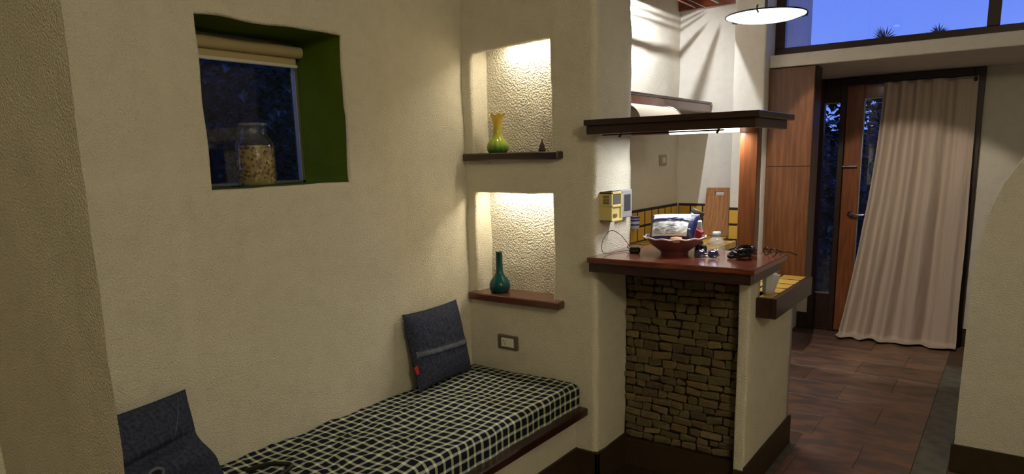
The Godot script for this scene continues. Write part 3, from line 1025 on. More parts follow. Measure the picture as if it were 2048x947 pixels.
func disc_pendant(label, at, energy):
	var p = thing("disc_lamp", label, "lamp", at)
	var st = begin()
	lathe(st, [Vector2(0.0, -0.03), Vector2(0.08, -0.026), Vector2(0.15, -0.014), Vector2(0.192, 0.0), Vector2(0.192, 0.004), Vector2(0.0, 0.004)], 48)
	done(st, "lamp_glass", glow(Color(1.0, 0.98, 0.94), 3.0), p)
	st = begin()
	var ring := []
	for i in 49:
		ring.append(Vector3(0.195 * cos(TAU * i / 48.0), 0.002, 0.195 * sin(TAU * i / 48.0)))
	tube(st, ring, 0.0035, 8, false)
	done(st, "rim", M.black, p)
	for a in [200.0, 330.0, 85.0]:
		var d := Vector3(cos(deg_to_rad(a)), 0, sin(deg_to_rad(a)))
		st = begin()
		tube(st, [d * 0.175 + Vector3(0, -0.010, 0), d * 0.202 + Vector3(0, -0.004, 0), d * 0.206 + Vector3(0, 0.012, 0), d * 0.19 + Vector3(0, 0.02, 0)], 0.004, 8)
		done(st, "clip", M.black, p)
	st = begin()
	tube(st, [Vector3(0, 0.004, 0), Vector3(0, 2.9 - at.y, 0)], 0.008, 10)
	done(st, "stem", M.black, p)
	area("disc_light", at + Vector3(0, -0.033, 0), Vector3.DOWN, Vector2(0.34, 0.34), Color(1.0, 0.96, 0.90), energy)

# ------------------------------------------------------------------ entry: lintel, clerestory, cupboard, door, curtain
func build_entry():
	var st = begin()
	rbox(st, Vector3(0.745, 2.062, -3.55), Vector3(4.0, 2.145, -2.4), 0.006)
	var w = done(st, "ceiling_entry", M.plaster_fine)
	tag(w, "low cream slab over the entry with plastered front edge", "ceiling", "", "structure")
	# clerestory window above the slab
	var c = thing("window_2", "clerestory window in dark wood above the entry showing dusk sky", "window", Vector3(0.745, 2.145, -2.53), "", "structure")
	st = begin()
	rbox(st, Vector3(0.0, 0.0, -0.04), Vector3(3.255, 0.056, 0.02), 0.003)
	rbox(st, Vector3(0.0, 0.056, -0.04), Vector3(0.066, 0.72, 0.02), 0.003)
	rbox(st, Vector3(1.225, 0.056, -0.04), Vector3(1.29, 0.72, 0.02), 0.003)
	rbox(st, Vector3(3.19, 0.056, -0.04), Vector3(3.255, 0.72, 0.02), 0.003)
	rbox(st, Vector3(0.0, 0.70, -0.04), Vector3(3.255, 0.78, 0.02), 0.003)
	done(st, "window_frame", M.dark_wood_x, c)
	box("pane", Vector3(0.06, 0.05, -0.012), Vector3(1.23, 0.71, -0.008), M.glass, c, 0.0)
	box("pane", Vector3(1.285, 0.05, -0.012), Vector3(3.2, 0.71, -0.008), M.glass, c, 0.0)
	# door wall
	st = begin()
	rbox(st, Vector3(1.955, 0, -3.62), Vector3(4.0, 2.07, -3.5), 0.0)
	rbox(st, Vector3(0.5, 0, -3.62), Vector3(0.83, 2.07, -3.5), 0.0)
	w = done(st, "wall_entry", M.plaster)
	tag(w, "plastered entry wall on both sides of the curtained door", "wall", "", "structure")
	box("baseboard", Vector3(1.956, 0, -3.5), Vector3(3.99, 0.135, -3.488), M.base_tile, w, 0.002)
	box("baseboard", Vector3(0.75, 0, -3.5), Vector3(0.829, 0.135, -3.488), M.base_tile, w, 0.002)
	# tall cupboard hung beside the door
	var k = thing("tall_cupboard", "glossy brown wooden wall cupboard between kitchen pier and entry door", "cupboard", Vector3(0.746, 0.5, -2.4))
	box("body", Vector3(0.0, 0.0, -0.205), Vector3(0.30, 1.558, -0.022), M.dark_wood_y, k, 0.003)
	box("door_panel", Vector3(0.002, 0.896, -0.021), Vector3(0.298, 1.554, 0.0), M.cabinet_wood, k, 0.002)
	box("door_panel", Vector3(0.002, 0.004, -0.021), Vector3(0.298, 0.894, 0.001), M.cabinet_wood, k, 0.002)
	# fixed side light
	var s = thing("window_3", "narrow fixed side window in dark wood beside the entry door", "window", Vector3(0.83, 0, -3.53), "", "structure")
	st = begin()
	rbox(st, Vector3(0.0, 0.0, -0.03), Vector3(0.052, 2.06, 0.04), 0.003)
	rbox(st, Vector3(0.052, 0.0, -0.02), Vector3(0.17, 0.31, 0.025), 0.003)
	rbox(st, Vector3(0.052, 1.875, -0.02), Vector3(0.17, 2.06, 0.025), 0.003)
	rbox(st, Vector3(0.17, 0.0, -0.03), Vector3(0.212, 2.06, 0.045), 0.003)
	done(st, "window_frame", M.dark_wood_y, s)
	st = begin()
	rbox(st, Vector3(0.052, 0.31, 0.0), Vector3(0.17, 0.32, 0.02), 0.001)
	rbox(st, Vector3(0.052, 1.865, 0.0), Vector3(0.17, 1.875, 0.02), 0.001)
	done(st, "glazing_bead", M.aluminium, s)
	box("pane", Vector3(0.052, 0.31, -0.002), Vector3(0.17, 1.875, 0.002), M.glass, s, 0.0)
	# door
	var d = thing("door_1", "glazed orange-brown wooden entry door half behind the curtain", "door", Vector3(1.045, 0, -3.53), "", "structure")
	box("stile", Vector3(0.0, 0.01, -0.02), Vector3(0.126, 2.0, 0.025), M.orange_wood, d, 0.003)
	box("stile", Vector3(0.714, 0.01, -0.02), Vector3(0.84, 2.0, 0.025), M.orange_wood, d, 0.003)
	box("rail", Vector3(0.126, 1.895, -0.02), Vector3(0.714, 2.0, 0.023), M.orange_wood, d, 0.003)
	box("rail", Vector3(0.126, 0.01, -0.02), Vector3(0.714, 0.11, 0.023), M.orange_wood, d, 0.003)
	st = begin()
	rbox(st, Vector3(0.126, 0.11, 0.005), Vector3(0.134, 1.895, 0.026), 0.001)
	rbox(st, Vector3(0.126, 1.886, 0.005), Vector3(0.714, 1.895, 0.026), 0.001)
	done(st, "glazing_bead", M.aluminium, d)
	box("pane", Vector3(0.13, 0.11, -0.002), Vector3(0.714, 1.89, 0.002), M.glass, d, 0.0)
	var hd = thing_part(d, "handle", Vector3(0.078, 0.985, 0.03))
	st = begin()
	lathe(st, [Vector2(0.0, 0.0), Vector2(0.024, 0.0), Vector2(0.024, 0.006), Vector2(0.011, 0.012), Vector2(0.011, 0.04), Vector2(0.0, 0.042)], 20, Vector3.ZERO, Transform3D(Basis(Vector3.RIGHT, PI / 2), Vector3.ZERO))
	done(st, "rose", M.chrome, hd)
	st = begin()
	tube(st, smooth_path([Vector3(0, 0, 0.038), Vector3(0.05, -0.003, 0.046), Vector3(0.10, -0.002, 0.044), Vector3(0.118, 0.004, 0.036)]), 0.0085, 10)
	done(st, "lever", M.chrome, hd)
	st = begin()
	tube(st, [Vector3(0.0, 1.367, 0.05), Vector3(0.105, 1.367, 0.05)], 0.008, 10)
	tube(st, [Vector3(0.015, 1.367, 0.02), Vector3(0.015, 1.367, 0.05)], 0.005, 8)
	tube(st, [Vector3(0.09, 1.367, 0.02), Vector3(0.09, 1.367, 0.05)], 0.005, 8)
	done(st, "bolt_bar", M.chrome, d)
	# frame round the door
	st = begin()
	rbox(st, Vector3(0.84, 0, -0.04), Vector3(0.91, 2.06, 0.06), 0.003)
	rbox(st, Vector3(-0.003, 2.003, -0.04), Vector3(0.84, 2.06, 0.06), 0.003)
	done(st, "door_frame", M.dark_wood_y, d)
	box("threshold", Vector3(-0.2, 0.0, -0.05), Vector3(0.9, 0.012, 0.03), M.dark_wood_x, d, 0.002)
	# curtain on its rod
	var cu = thing("door_curtain", "greige floor-length curtain hanging in folds across the entry door", "curtain", Vector3(1.6, 0, -3.42))
	st = begin()
	var left := [[0.0, 1.09], [0.1, 1.115], [0.25, 1.155], [0.5, 1.205], [0.75, 1.252], [1.0, 1.292], [1.2, 1.315]]
	var fold := FastNoiseLite.new()
	fold.seed = 3
	fold.frequency = 1.2
	var hang := func(u, v):
		# v = 0 top, 1 hem; the last stretch lies on the floor
		var y: float = 1.995 * (1.0 - v / 0.965)
		var f: float = clamp(v / 0.965, 0.0, 1.0)
		var xl: float = lerp(1.312, 1.105, pow(f, 1.6))
		var xr: float = lerp(1.915, 1.935, f)
		var x: float = lerp(xl, xr, u)
		var amp: float = lerp(0.026, 0.040, f)
		var key := [[0.0, -0.3], [0.055, 1.0], [0.14, -1.0], [0.225, 1.0], [0.31, -0.6], [0.39, 0.9], [0.475, -0.8], [0.61, 1.0], [0.735, -1.2], [0.82, 0.1], [0.92, 0.25], [1.0, -0.2]]
		var wave := 0.0
		for i in key.size() - 1:
			if u >= key[i][0] and u <= key[i + 1][0]:
				var q: float = (u - key[i][0]) / (key[i + 1][0] - key[i][0])
				wave = lerp(float(key[i][1]), float(key[i + 1][1]), 0.5 - 0.5 * cos(q * PI))
		var z: float = amp * wave + 0.014 * fold.get_noise_2d(u * 5.0, f * 1.2)
		z += 0.05 * f * f + 0.016 * f * fold.get_noise_2d(u * 7.0 + 7.0, 3.0)
		x += 0.010 * fold.get_noise_2d(u * 3.0, f * 2.0 + 9.0) * f
		if y < 0.012:
			var over: float = (0.012 - y)
			z += 0.06 * smoothstep(0.0, 0.06, over) + over * 0.6 + 0.02 * sin(u * 17.0)
			y = 0.012 + 0.010 * abs(sin(u * 11.0 + 1.0)) * smoothstep(0.0, 0.05, over)
		return Vector3(x - 1.6, y, z)
	grid(st, 150, 70, hang, func(u, v): return Vector2(u * 1.2, v * 2.0))
	done(st, "cloth", M.curtain, cu)
	st = begin()
	tube(st, [Vector3(-0.32, 1.985, 0.0), Vector3(0.31, 1.985, 0.0)], 0.006, 10)
	done(st, "rod", M.metal, cu)
	st = begin()
	lathe(st, [Vector2(0.0, -0.018), Vector2(0.01, -0.014), Vector2(0.012, 0.0), Vector2(0.008, 0.012), Vector2(0.0, 0.016)], 14, Vector3(0.30, 1.972, 0.035))
	done(st, "finial", M.black, cu)

func thing_part(parent, called, at):
	var o := Node3D.new()
	o.name = called
	o.position = at
	parent.add_child(o, true)
	return o

# ------------------------------------------------------------------ bench, mattress, cushions
func build_bench():
	var b = thing("bench", "plastered built-in bench with dark wooden ledge under the checked mattress", "bench", Vector3(0.3, 0, 1.0))
	var off := Transform3D(Basis(), Vector3(-0.3, 0, -1.0))
	var st = begin()
	patch(st, Vector3(0.617, 0.0, 1.86), Vector3(0.617, 0.335, 1.86), Vector3(0.617, 0.335, 0.0), Vector3(0.617, 0.0, 0.0), 0.05, 0.5)
	var body = done(st, "front", M.plaster, b)
	body.position = Vector3(-0.3, 0, -1.0)
	st = begin()
	rbox(st, Vector3(0.012, 0.33, 0.012), Vector3(0.688, 0.366, 1.86), 0.004, off)
	done(st, "ledge", M.dark_wood_z, b)
	st = begin()
	rbox(st, Vector3(0.6, 0.0, 0.0), Vector3(0.629, 0.155, 1.86), 0.002, off)
	done(st, "baseboard", M.base_tile, b)
	st = begin()
	rbox(st, Vector3(0.6, 0.0, -0.01), Vector3(0.738, 0.153, 0.013), 0.002, off)
	rbox(st, Vector3(0.72, 0.0, -0.29), Vector3(0.738, 0.15, 0.013), 0.002, off)
	var bb = done(st, "baseboard_column", M.base_tile)
	bb.position = Vector3(0.3, 0, 1.0)
	tag(bb, "dark tiled skirting round the foot of the niche column", "baseboard", "", "structure")
	# mattress with checked cover
	st = begin()
	var wr := FastNoiseLite.new()
	wr.seed = 8
	wr.frequency = 1.0
	wr.fractal_octaves = 2
	var W := 0.632
	var H := 0.108
	var R := 0.035
	var total := W + 2.0 * H
	var cover := func(u, v):
		var s: float = u * total
		var z: float = lerp(0.012, 1.86, v)
		var x := 0.0
		var y := 0.0
		if s < H:
			x = 0.0
			y = s
		elif s < H + W:
			x = s - H
			y = H
		else:
			x = W
			y = H - (s - H - W)
		# round the long edges
		var cx: float = clamp(x, R, W - R)
		var cy: float = min(y, H - R)
		var dv := Vector2(x - cx, y - cy)
		if dv.length() > 1e-5 and (x < R or x > W - R) and y > H - R:
			var m: float = max(abs(dv.x), abs(dv.y))
			dv = dv.normalized() * m
			x = cx + dv.x
			y = cy + dv.y
		# soft bulge and wrinkles
		var top: float = smoothstep(H - 0.03, H, y)
		var wx: float = x * 9.0
		var wz: float = z * 9.0
		var ridge: float = 1.0 - abs(wr.get_noise_2d(wx * 0.55 + 3.0, wz * 0.35))
		ridge = pow(ridge, 8.0)
		var near: float = smoothstep(0.45, 1.1, z)
		var low: float = wr.get_noise_2d(wx * 0.3, wz * 0.25)
		y += top * (0.007 * ridge * (0.35 + 0.65 * near) + 0.006 * low)
		x += 0.008 * wr.get_noise_2d(wx * 0.4 + 20.0, wz * 0.4) * (0.4 + top) + (0.006 * wr.get_noise_2d(11.0, wz * 0.8) if x > W - R else 0.0)
		z += 0.010 * wr.get_noise_2d(wx * 0.4, wz * 0.4 + 40.0) * top
		var endf: float = smoothstep(0.0, 0.03, z)
		y -= (1.0 - endf) * 0.015 * top
		return Vector3(x - 0.31, y, z - 1.0)
	grid(st, 110, 260, cover, func(u, v): return Vector2(u * total / 0.0425, v * 1.848 / 0.0425))
	var mt = done(st, "mattress", M.check)
	mt.position = Vector3(0.318, 0.367, 1.0)
	tag(mt, "thin mattress in dark blue and yellow-white checked cover on the bench", "mattress")
	cushion("denim_cushion", "blue denim cushion with stitched band and red tag leaning in the alcove corner", Transform3D(Basis.from_euler(Vector3(deg_to_rad(-1.0), deg_to_rad(90.0 + 2.0), 0)), Vector3(0.105, 0.482, 0.318)), 0.385, 0.355, 12.0, true)
	cushion("denim_cushion", "dark denim cushion with a buttonhole half hidden by the alcove end wall", Transform3D(Basis.from_euler(Vector3(0, deg_to_rad(90.0 + 8.0), 0)), Vector3(0.16, 0.482, 1.70)), 0.40, 0.315, 16.0, false)
	# black strap on the mattress
	st = begin()
	tube(st, smooth_path([Vector3(-0.06, 0.0, 0.08), Vector3(-0.02, 0.012, 0.03), Vector3(0.02, 0.014, 0.0), Vector3(0.05, 0.008, -0.02), Vector3(0.065, 0.0, 0.03), Vector3(0.08, 0.0, 0.09)]), 0.008, 8)
	var sp = done(st, "black_strap", M.black)
	sp.position = Vector3(0.235, 0.49, 1.33)
	tag(sp, "black strap loop lying on the checked mattress", "strap")

# x = width, y = up, z = thickness (front is +z); base at the bottom edge
func cushion(called, label, t, w, h, lean, banded):
	var o = thing(called, label, "cushion", t.origin)
	o.basis = t.basis * Basis(Vector3.RIGHT, deg_to_rad(-lean))
	var nz := FastNoiseLite.new()
	nz.seed = 12 if banded else 19
	nz.frequency = 2.2
	var shape := func(u, v, side, lift):
		var a: float = u * 2.0 - 1.0
		var b: float = v * 2.0 - 1.0
		var edge: float = (1.0 - pow(abs(a), 3.0)) * (1.0 - pow(abs(b), 3.0))
		var th: float = 0.052 * pow(max(edge, 0.0), 0.55)
		var px: float = a * w / 2 * (1.0 - 0.05 * (1.0 - b * b))
		var py: float = h / 2 + b * h / 2 * (1.0 - 0.045 * (1.0 - a * a))
		if not banded:
			px *= 1.0 + 0.22 * smoothstep(0.17, 0.06, py)
		var crease: float = 0.007 * nz.get_noise_2d(px * 9.0 + side * 30.0, py * 9.0) + 0.004 * nz.get_noise_2d(px * 24.0, py * 20.0 + side * 9.0)
		if not banded and side > 0.0:
			crease -= 0.034 * exp(-pow((py - 0.158 - 0.10 * px) / 0.016, 2.0)) * (1.0 - a * a * 0.4)
			crease += 0.022 * exp(-pow((py - 0.105) / 0.035, 2.0))
		return Vector3(px, py, side * (th + lift) + crease * edge)
	var st = begin()
	grid(st, 44, 44, func(u, v): return shape.call(u, v, 1.0, 0.0), func(u, v): return Vector2(u * w, v * h) * 4.0)
	grid(st, 30, 30, func(u, v): return shape.call(1.0 - u, v, -1.0, 0.0), func(u, v): return Vector2(u * w, v * h) * 4.0)
	done(st, "cover", M.denim, o)
	if banded:
		st = begin()
		grid(st, 40, 4, func(u, v): return shape.call(lerp(0.02, 0.985, u), 0.40 + 0.085 * v - 0.05 * (u - 0.5), 1.0, 0.004 * sin(v * PI) + 0.0005))
		var bd = done(st, "stitched_band", M.denim_pale, o)
		bd.set_meta("label", "paler stitched waistband seam")
		for q in [0.07, 0.93]:
			st = begin()
			var pts := []
			for i in 41:
				var u := lerpf(0.03, 0.97, i / 40.0)
				pts.append(shape.call(u, 0.40 + 0.085 * q - 0.05 * (u - 0.5), 1.0, 0.0035))
			tube(st, pts, 0.0012, 6)
			done(st, "seam_thread", M.denim_dark, bd)
		st = begin()
		rbox(st, Vector3(-0.012, -0.018, -0.002), Vector3(0.012, 0.018, 0.002), 0.001, Transform3D(Basis(Vector3(0, 0, 1), 0.25), Vector3(-w / 2 + 0.006, 0.10, 0.012)))
		var tg = done(st, "tag", plain(rgb8(176, 28, 36), 0.7), o)
		tg.set_meta("label", "small red cloth tag")
	else:
		st = begin()
		var pts := []
		for i in 25:
			var q := i / 24.0
			pts.append(shape.call(lerpf(0.90, 0.72, q), lerpf(0.98, 0.58, q), 1.0, 0.001))
		tube(st, pts, 0.0012, 6)
		done(st, "seam_thread", M.denim_pale, o)
		st = begin()
		var ring := []
		var c0: Vector3 = shape.call(0.46, 0.345, 1.0, 0.002)
		for i in 21:
			var a := TAU * i / 20.0
			ring.append(c0 + Vector3(0.024 * cos(a), 0.015 * sin(a) , 0.001))
		tube(st, ring, 0.005, 8, false)
		done(st, "buttonhole", M.denim_pale, o)
		st = begin()
		tube(st, [c0 + Vector3(0, 0, -0.004), c0 + Vector3(0, 0, 0.003)], 0.015, 14)
		done(st, "button", M.black, o)

# ------------------------------------------------------------------ small things
func build_small_things():
	# yellow-green vase with frilled mouth
	var v = thing("glass_vase", "yellow-green fluted glass vase with frilled mouth in the upper niche", "vase", Vector3(0.176, 1.524, -0.035))
	var st = begin()
	var prof := [Vector2(0.0, 0.0), Vector2(0.043, 0.0), Vector2(0.049, 0.012), Vector2(0.05, 0.028), Vector2(0.046, 0.045), Vector2(0.036, 0.06), Vector2(0.025, 0.072), Vector2(0.0205, 0.09), Vector2(0.0195, 0.11), Vector2(0.021, 0.135), Vector2(0.026, 0.158), Vector2(0.033, 0.172), Vector2(0.042, 0.178)]
	st.set_smooth_group(0)
	var cols := [[0.0, Color(0.03, 0.09, 0.012)], [0.012, Color(0.05, 0.16, 0.02)], [0.045, Color(0.30, 0.42, 0.06)], [0.09, Color(0.46, 0.44, 0.05)], [0.15, Color(0.72, 0.50, 0.06)], [0.18, Color(0.86, 0.62, 0.14)]]
	var tint := func(y):
		for i in cols.size() - 1:
			if y <= cols[i + 1][0]:
				return cols[i][1].lerp(cols[i + 1][1], clamp((y - cols[i][0]) / (cols[i + 1][0] - cols[i][0]), 0.0, 1.0))
		return cols[-1][1]
	var segs := 72
	for i in segs:
		for j in prof.size() - 1:
			var q := []
			var c := []
			for k in [[i, j], [i + 1, j], [i + 1, j + 1], [i, j + 1]]:
				var a: float = TAU * k[0] / segs
				var r: float = prof[k[1]].x
				var y: float = prof[k[1]].y
				if y < 0.07 and y > 0.003:
					r *= 1.0 + 0.045 * cos(12.0 * a)
				if k[1] == prof.size() - 1:
					r *= 1.0 + 0.10 * cos(8.0 * a)
					y += 0.004 * cos(8.0 * a)
				q.append(Vector3(r * cos(a), y, r * sin(a)))
				c.append(tint.call(prof[k[1]].y))
			for n in [0, 1, 2, 0, 2, 3]:
				st.set_color(c[n])
				st.add_vertex(q[n])
	var vm := plain(Color.WHITE, 0.12)
	vm.vertex_color_use_as_albedo = true
	vm.backlight_enabled = true
	vm.backlight = Color(0.35, 0.35, 0.12)
	done(st, "body", vm, v)
	# small dark figurine
	st = begin()
	lathe(st, [Vector2(0.0, 0.0), Vector2(0.016, 0.0), Vector2(0.0165, 0.01), Vector2(0.012, 0.018), Vector2(0.013, 0.026), Vector2(0.008, 0.032), Vector2(0.0075, 0.038), Vector2(0.004, 0.043), Vector2(0.0025, 0.052), Vector2(0.0, 0.056)], 16, Vector3.ZERO, Transform3D(), 5, 0.08)
	var fg = done(st, "figurine", plain(rgb8(62, 44, 44), 0.6))
	fg.position = Vector3(0.452, 1.524, 0.0)
	tag(fg, "tiny dark seated figurine on the upper niche shelf", "figurine")
	# teal bottle
	st = begin()
	lathe(st, [Vector2(0.0, 0.0), Vector2(0.04, 0.0), Vector2(0.046, 0.006), Vector2(0.052, 0.025), Vector2(0.051, 0.042), Vector2(0.042, 0.062), Vector2(0.027, 0.08), Vector2(0.0185, 0.098), Vector2(0.0165, 0.14), Vector2(0.0165, 0.196), Vector2(0.0175, 0.2), Vector2(0.013, 0.2), Vector2(0.012, 0.15)], 40)
	var tm := plain(rgb8(4, 62, 66), 0.08)
	var tb = done(st, "glass_bottle", tm)
	tb.position = Vector3(0.168, 0.852, -0.03)
	tag(tb, "glossy dark teal long-necked bottle in the lower niche", "bottle")
	# jar of dried petals on the window sill
	var j = thing("glass_jar", "tall glass jar of dried petals on the green window sill", "jar", Vector3(-0.135, 1.417, 1.058))
	st = begin()
	lathe(st, [Vector2(0.0, 0.001), Vector2(0.06, 0.001), Vector2(0.068, 0.008), Vector2(0.070, 0.03), Vector2(0.070, 0.145), Vector2(0.064, 0.165), Vector2(0.050, 0.185), Vector2(0.046, 0.195), Vector2(0.047, 0.222), Vector2(0.049, 0.226)], 40)
	done(st, "jar_glass", pane_mat(Color(0.9, 0.95, 0.95), 0.02), j)
	st = begin()
	lathe(st, [Vector2(0.0, 0.224), Vector2(0.05, 0.224), Vector2(0.052, 0.227), Vector2(0.05, 0.231), Vector2(0.0, 0.232)], 32)
	done(st, "lid", pane_mat(Color(0.8, 0.8, 0.75), 0.25), j)
	st = begin()
	lathe(st, [Vector2(0.0, 0.004), Vector2(0.058, 0.004), Vector2(0.064, 0.012), Vector2(0.0645, 0.135), Vector2(0.05, 0.15), Vector2(0.0, 0.148)], 28)
	var core = done(st, "petals", plain(rgb8(150, 132, 84), 0.9), j)
	core.set_meta("kind", "stuff")
	var chips := [plain(rgb8(176, 160, 108), 0.85), plain(rgb8(122, 84, 58), 0.85), plain(rgb8(98, 70, 50), 0.85), plain(rgb8(150, 140, 82), 0.85)]
	for ci in chips.size():
		st = begin()
		for i in 110:
			var a := rng.randf() * TAU
			var y := rng.randf_range(0.012, 0.145)
			if ci == 1 or ci == 2:
				y = rng.randf_range(0.03, 0.148)
			var p := Vector3(0.0645 * cos(a), y, 0.0645 * sin(a))
			var bs := Basis.from_euler(Vector3(rng.randf() * 0.5, -a + PI / 2, rng.randf() * TAU))
			rbox(st, Vector3(-rng.randf_range(0.003, 0.009), -0.004, -0.0012), Vector3(rng.randf_range(0.003, 0.009), 0.004, 0.0012), 0.0008, Transform3D(bs, p), 0.001)
		var ch = done(st, "petal_flakes", chips[ci], core)
		ch.set_meta("kind", "stuff")
	# bowl on the bar with its contents
	var bx := Vector3(1.01, 1.074, -0.185)
	var b = thing("snack_bowl", "wide reddish plastic bowl with white rim on the bar", "bowl", bx)
	st = begin()
	lathe(st, [Vector2(0.0, 0.0), Vector2(0.058, 0.0), Vector2(0.060, 0.012), Vector2(0.066, 0.016), Vector2(0.10, 0.042), Vector2(0.126, 0.07), Vector2(0.129, 0.073), Vector2(0.122, 0.071), Vector2(0.095, 0.045), Vector2(0.06, 0.022), Vector2(0.0, 0.018)], 48)
	done(st, "body", plain(rgb8(124, 70, 72), 0.35), b)
	st = begin()
	var ring := []
	for i in 97:
		var a := TAU * i / 96.0
		var rr := 0.129 + 0.0035 * cos(12.0 * a)
		ring.append(Vector3(rr * cos(a), 0.0735 + 0.0025 * cos(12.0 * a), rr * sin(a)))
	tube(st, ring, 0.0035, 8, false)
	done(st, "rim", plain(rgb8(214, 196, 190), 0.35), b)
	# snack bag: pillow pack, white with navy bands
	var nav := plain(rgb8(26, 26, 78), 0.4)
	var pk = thing("snack_bag", "white and navy snack bag lying in the bowl", "bag", bx + Vector3(-0.005, 0.112, 0.005))
	pk.basis = Basis.from_euler(Vector3(deg_to_rad(-38.0), deg_to_rad(6.0), deg_to_rad(2.0)))
	var nz := FastNoiseLite.new()
	nz.seed = 4
	nz.frequency = 1.0
	var bag := func(u, vv, side, lift):
		var a: float = u * 2.0 - 1.0
		var c: float = vv * 2.0 - 1.0
		var e: float = (1.0 - pow(abs(a), 4.0)) * (1.0 - pow(abs(c), 2.6))
		var th: float = 0.036 * pow(max(e, 0.0), 0.6)
		th += 0.005 * nz.get_noise_2d(a * 3.0 + side * 9.0, c * 4.0) * e
		return Vector3(a * 0.100 * (1.0 + 0.04 * c), c * 0.068, side * (th + lift))
	st = begin()
	grid(st, 30, 24, func(u, vv): return bag.call(u, vv, 1.0, 0.0))
	grid(st, 20, 16, func(u, vv): return bag.call(1.0 - u, vv, -1.0, 0.0))
	done(st, "pack", plain(rgb8(226, 226, 228), 0.35), pk)
	for z in [[0.0, 1.0, 0.0, 0.10], [0.0, 1.0, 0.58, 0.70], [0.0, 0.07, 0.0, 1.0], [0.86, 1.0, 0.0, 1.0]]:
		st = begin()
		grid(st, 24, 10, func(u, vv): return bag.call(lerp(z[0], z[1], u), lerp(z[2], z[3], vv) + (0.03 * sin(u * PI) if z[3] == 0.70 else 0.0), 1.0, 0.0012))
		done(st, "printed_band", nav, pk)
	var txt := plain(rgb8(120, 122, 130), 0.5)
	st = begin()
	for r in 9:
		for c in 2:
			var ua := 0.14 + 0.26 * c
			grid(st, 4, 1, func(u, vv): return bag.call(lerp(ua, ua + 0.2 + 0.04 * sin(r * 2.3), u), 0.16 + 0.042 * r + 0.014 * vv, 1.0, 0.0014))
	done(st, "small_print", txt, pk)
	# coffee tin, packets and a bread roll in the bowl
	var tin = thing("coffee_tin", "metal tin with dark lid leaning in the bowl behind the snack bag", "tin", bx + Vector3(0.022, 0.08, -0.075))
	tin.basis = Basis.from_euler(Vector3(deg_to_rad(-12.0), deg_to_rad(0.0), deg_to_rad(-24.0)))
	st = begin()
	lathe(st, [Vector2(0.0, 0.0), Vector2(0.026, 0.0), Vector2(0.027, 0.003), Vector2(0.027, 0.10), Vector2(0.0, 0.10)], 24)
	done(st, "body", M.metal, tin)
	st = begin()
	lathe(st, [Vector2(0.0, 0.097), Vector2(0.0295, 0.097), Vector2(0.0295, 0.112), Vector2(0.027, 0.114), Vector2(0.0, 0.114)], 24)
	done(st, "lid", plain(rgb8(62, 56, 40), 0.5), tin)
	for q in [["blue_packet", "blue packet in the bowl beside the tin", rgb8(40, 92, 176), Vector3(-0.012, 0.125, -0.082), Vector3(0.028, 0.03, 0.007), 0.3], ["red_packet", "dark red packet at the edge of the bowl", rgb8(140, 28, 36), Vector3(0.098, 0.085, -0.015), Vector3(0.018, 0.022, 0.012), -0.4], ["white_packet", "small white and blue packet standing in the bowl", rgb8(200, 204, 214), Vector3(0.098, 0.115, -0.03), Vector3(0.012, 0.028, 0.008), 0.1]]:
		st = begin()
		rbox(st, -q[4], q[4], 0.004, Transform3D(Basis(Vector3(0, 0, 1), q[5]), Vector3.ZERO), 0.002)
		var pq = done(st, q[0], plain(q[2], 0.4))
		pq.position = bx + q[3]
		tag(pq, q[1], "packet", "packets in the bowl")
	st = begin()
	lathe(st, [Vector2(0.0, -0.014), Vector2(0.02, -0.011), Vector2(0.028, 0.0), Vector2(0.022, 0.01), Vector2(0.0, 0.014)], 20)
	var bun = done(st, "bread_roll", plain(rgb8(206, 148, 96), 0.8))
	bun.position = bx + Vector3(0.045, 0.072, 0.092)
	tag(bun, "small tan bread roll at the front of the bowl", "bread")
	# water bottle
	var wb = thing("water_bottle", "small clear plastic water bottle with pale cap on the bar", "bottle", Vector3(1.142, 1.074, -0.335))
	st = begin()
	lathe(st, [Vector2(0.0, 0.001), Vector2(0.034, 0.001), Vector2(0.038, 0.006), Vector2(0.038, 0.022), Vector2(0.036, 0.026), Vector2(0.038, 0.03), Vector2(0.036, 0.042), Vector2(0.026, 0.056), Vector2(0.016, 0.064), Vector2(0.015, 0.068)], 32)
	done(st, "body", pane_mat(Color(0.86, 0.88, 0.86), 0.22), wb)
	st = begin()
	lathe(st, [Vector2(0.0, 0.064), Vector2(0.0175, 0.064), Vector2(0.0175, 0.083), Vector2(0.015, 0.086), Vector2(0.0, 0.086)], 24, Vector3.ZERO, Transform3D(), 24, 0.02)
	done(st, "cap", plain(rgb8(176, 190, 196), 0.4), wb)
	# dark spice jars behind the bowl
	for q in [[Vector3(1.075, 1.074, -0.30), 0.018, 0.055, "short dark spice jar behind the bowl on the bar"], [Vector3(1.105, 1.074, -0.275), 0.015, 0.035, "smaller dark spice jar between bowl and water bottle"]]:
		var sj = thing("spice_jar", q[3], "jar", q[0], "spice jars on the bar")
		st = begin()
		lathe(st, [Vector2(0.0, 0.0), Vector2(q[1], 0.0), Vector2(q[1] * 1.05, 0.004), Vector2(q[1] * 1.05, q[2] * 0.75), Vector2(q[1] * 0.8, q[2] * 0.82), Vector2(0.0, q[2] * 0.83)], 20)
		done(st, "body", plain(rgb8(34, 24, 22), 0.2), sj)
		st = begin()
		lathe(st, [Vector2(0.0, q[2] * 0.8), Vector2(q[1] * 0.85, q[2] * 0.8), Vector2(q[1] * 0.85, q[2]), Vector2(0.0, q[2] * 1.02)], 20)
		done(st, "lid", plain(rgb8(150, 140, 132), 0.4), sj)
	# charger and its looped cable
	var cg = thing("phone_charger", "black phone charger with thin looped cable on the bar", "charger", Vector3(0.852, 1.0745, -0.12))
	st = begin()
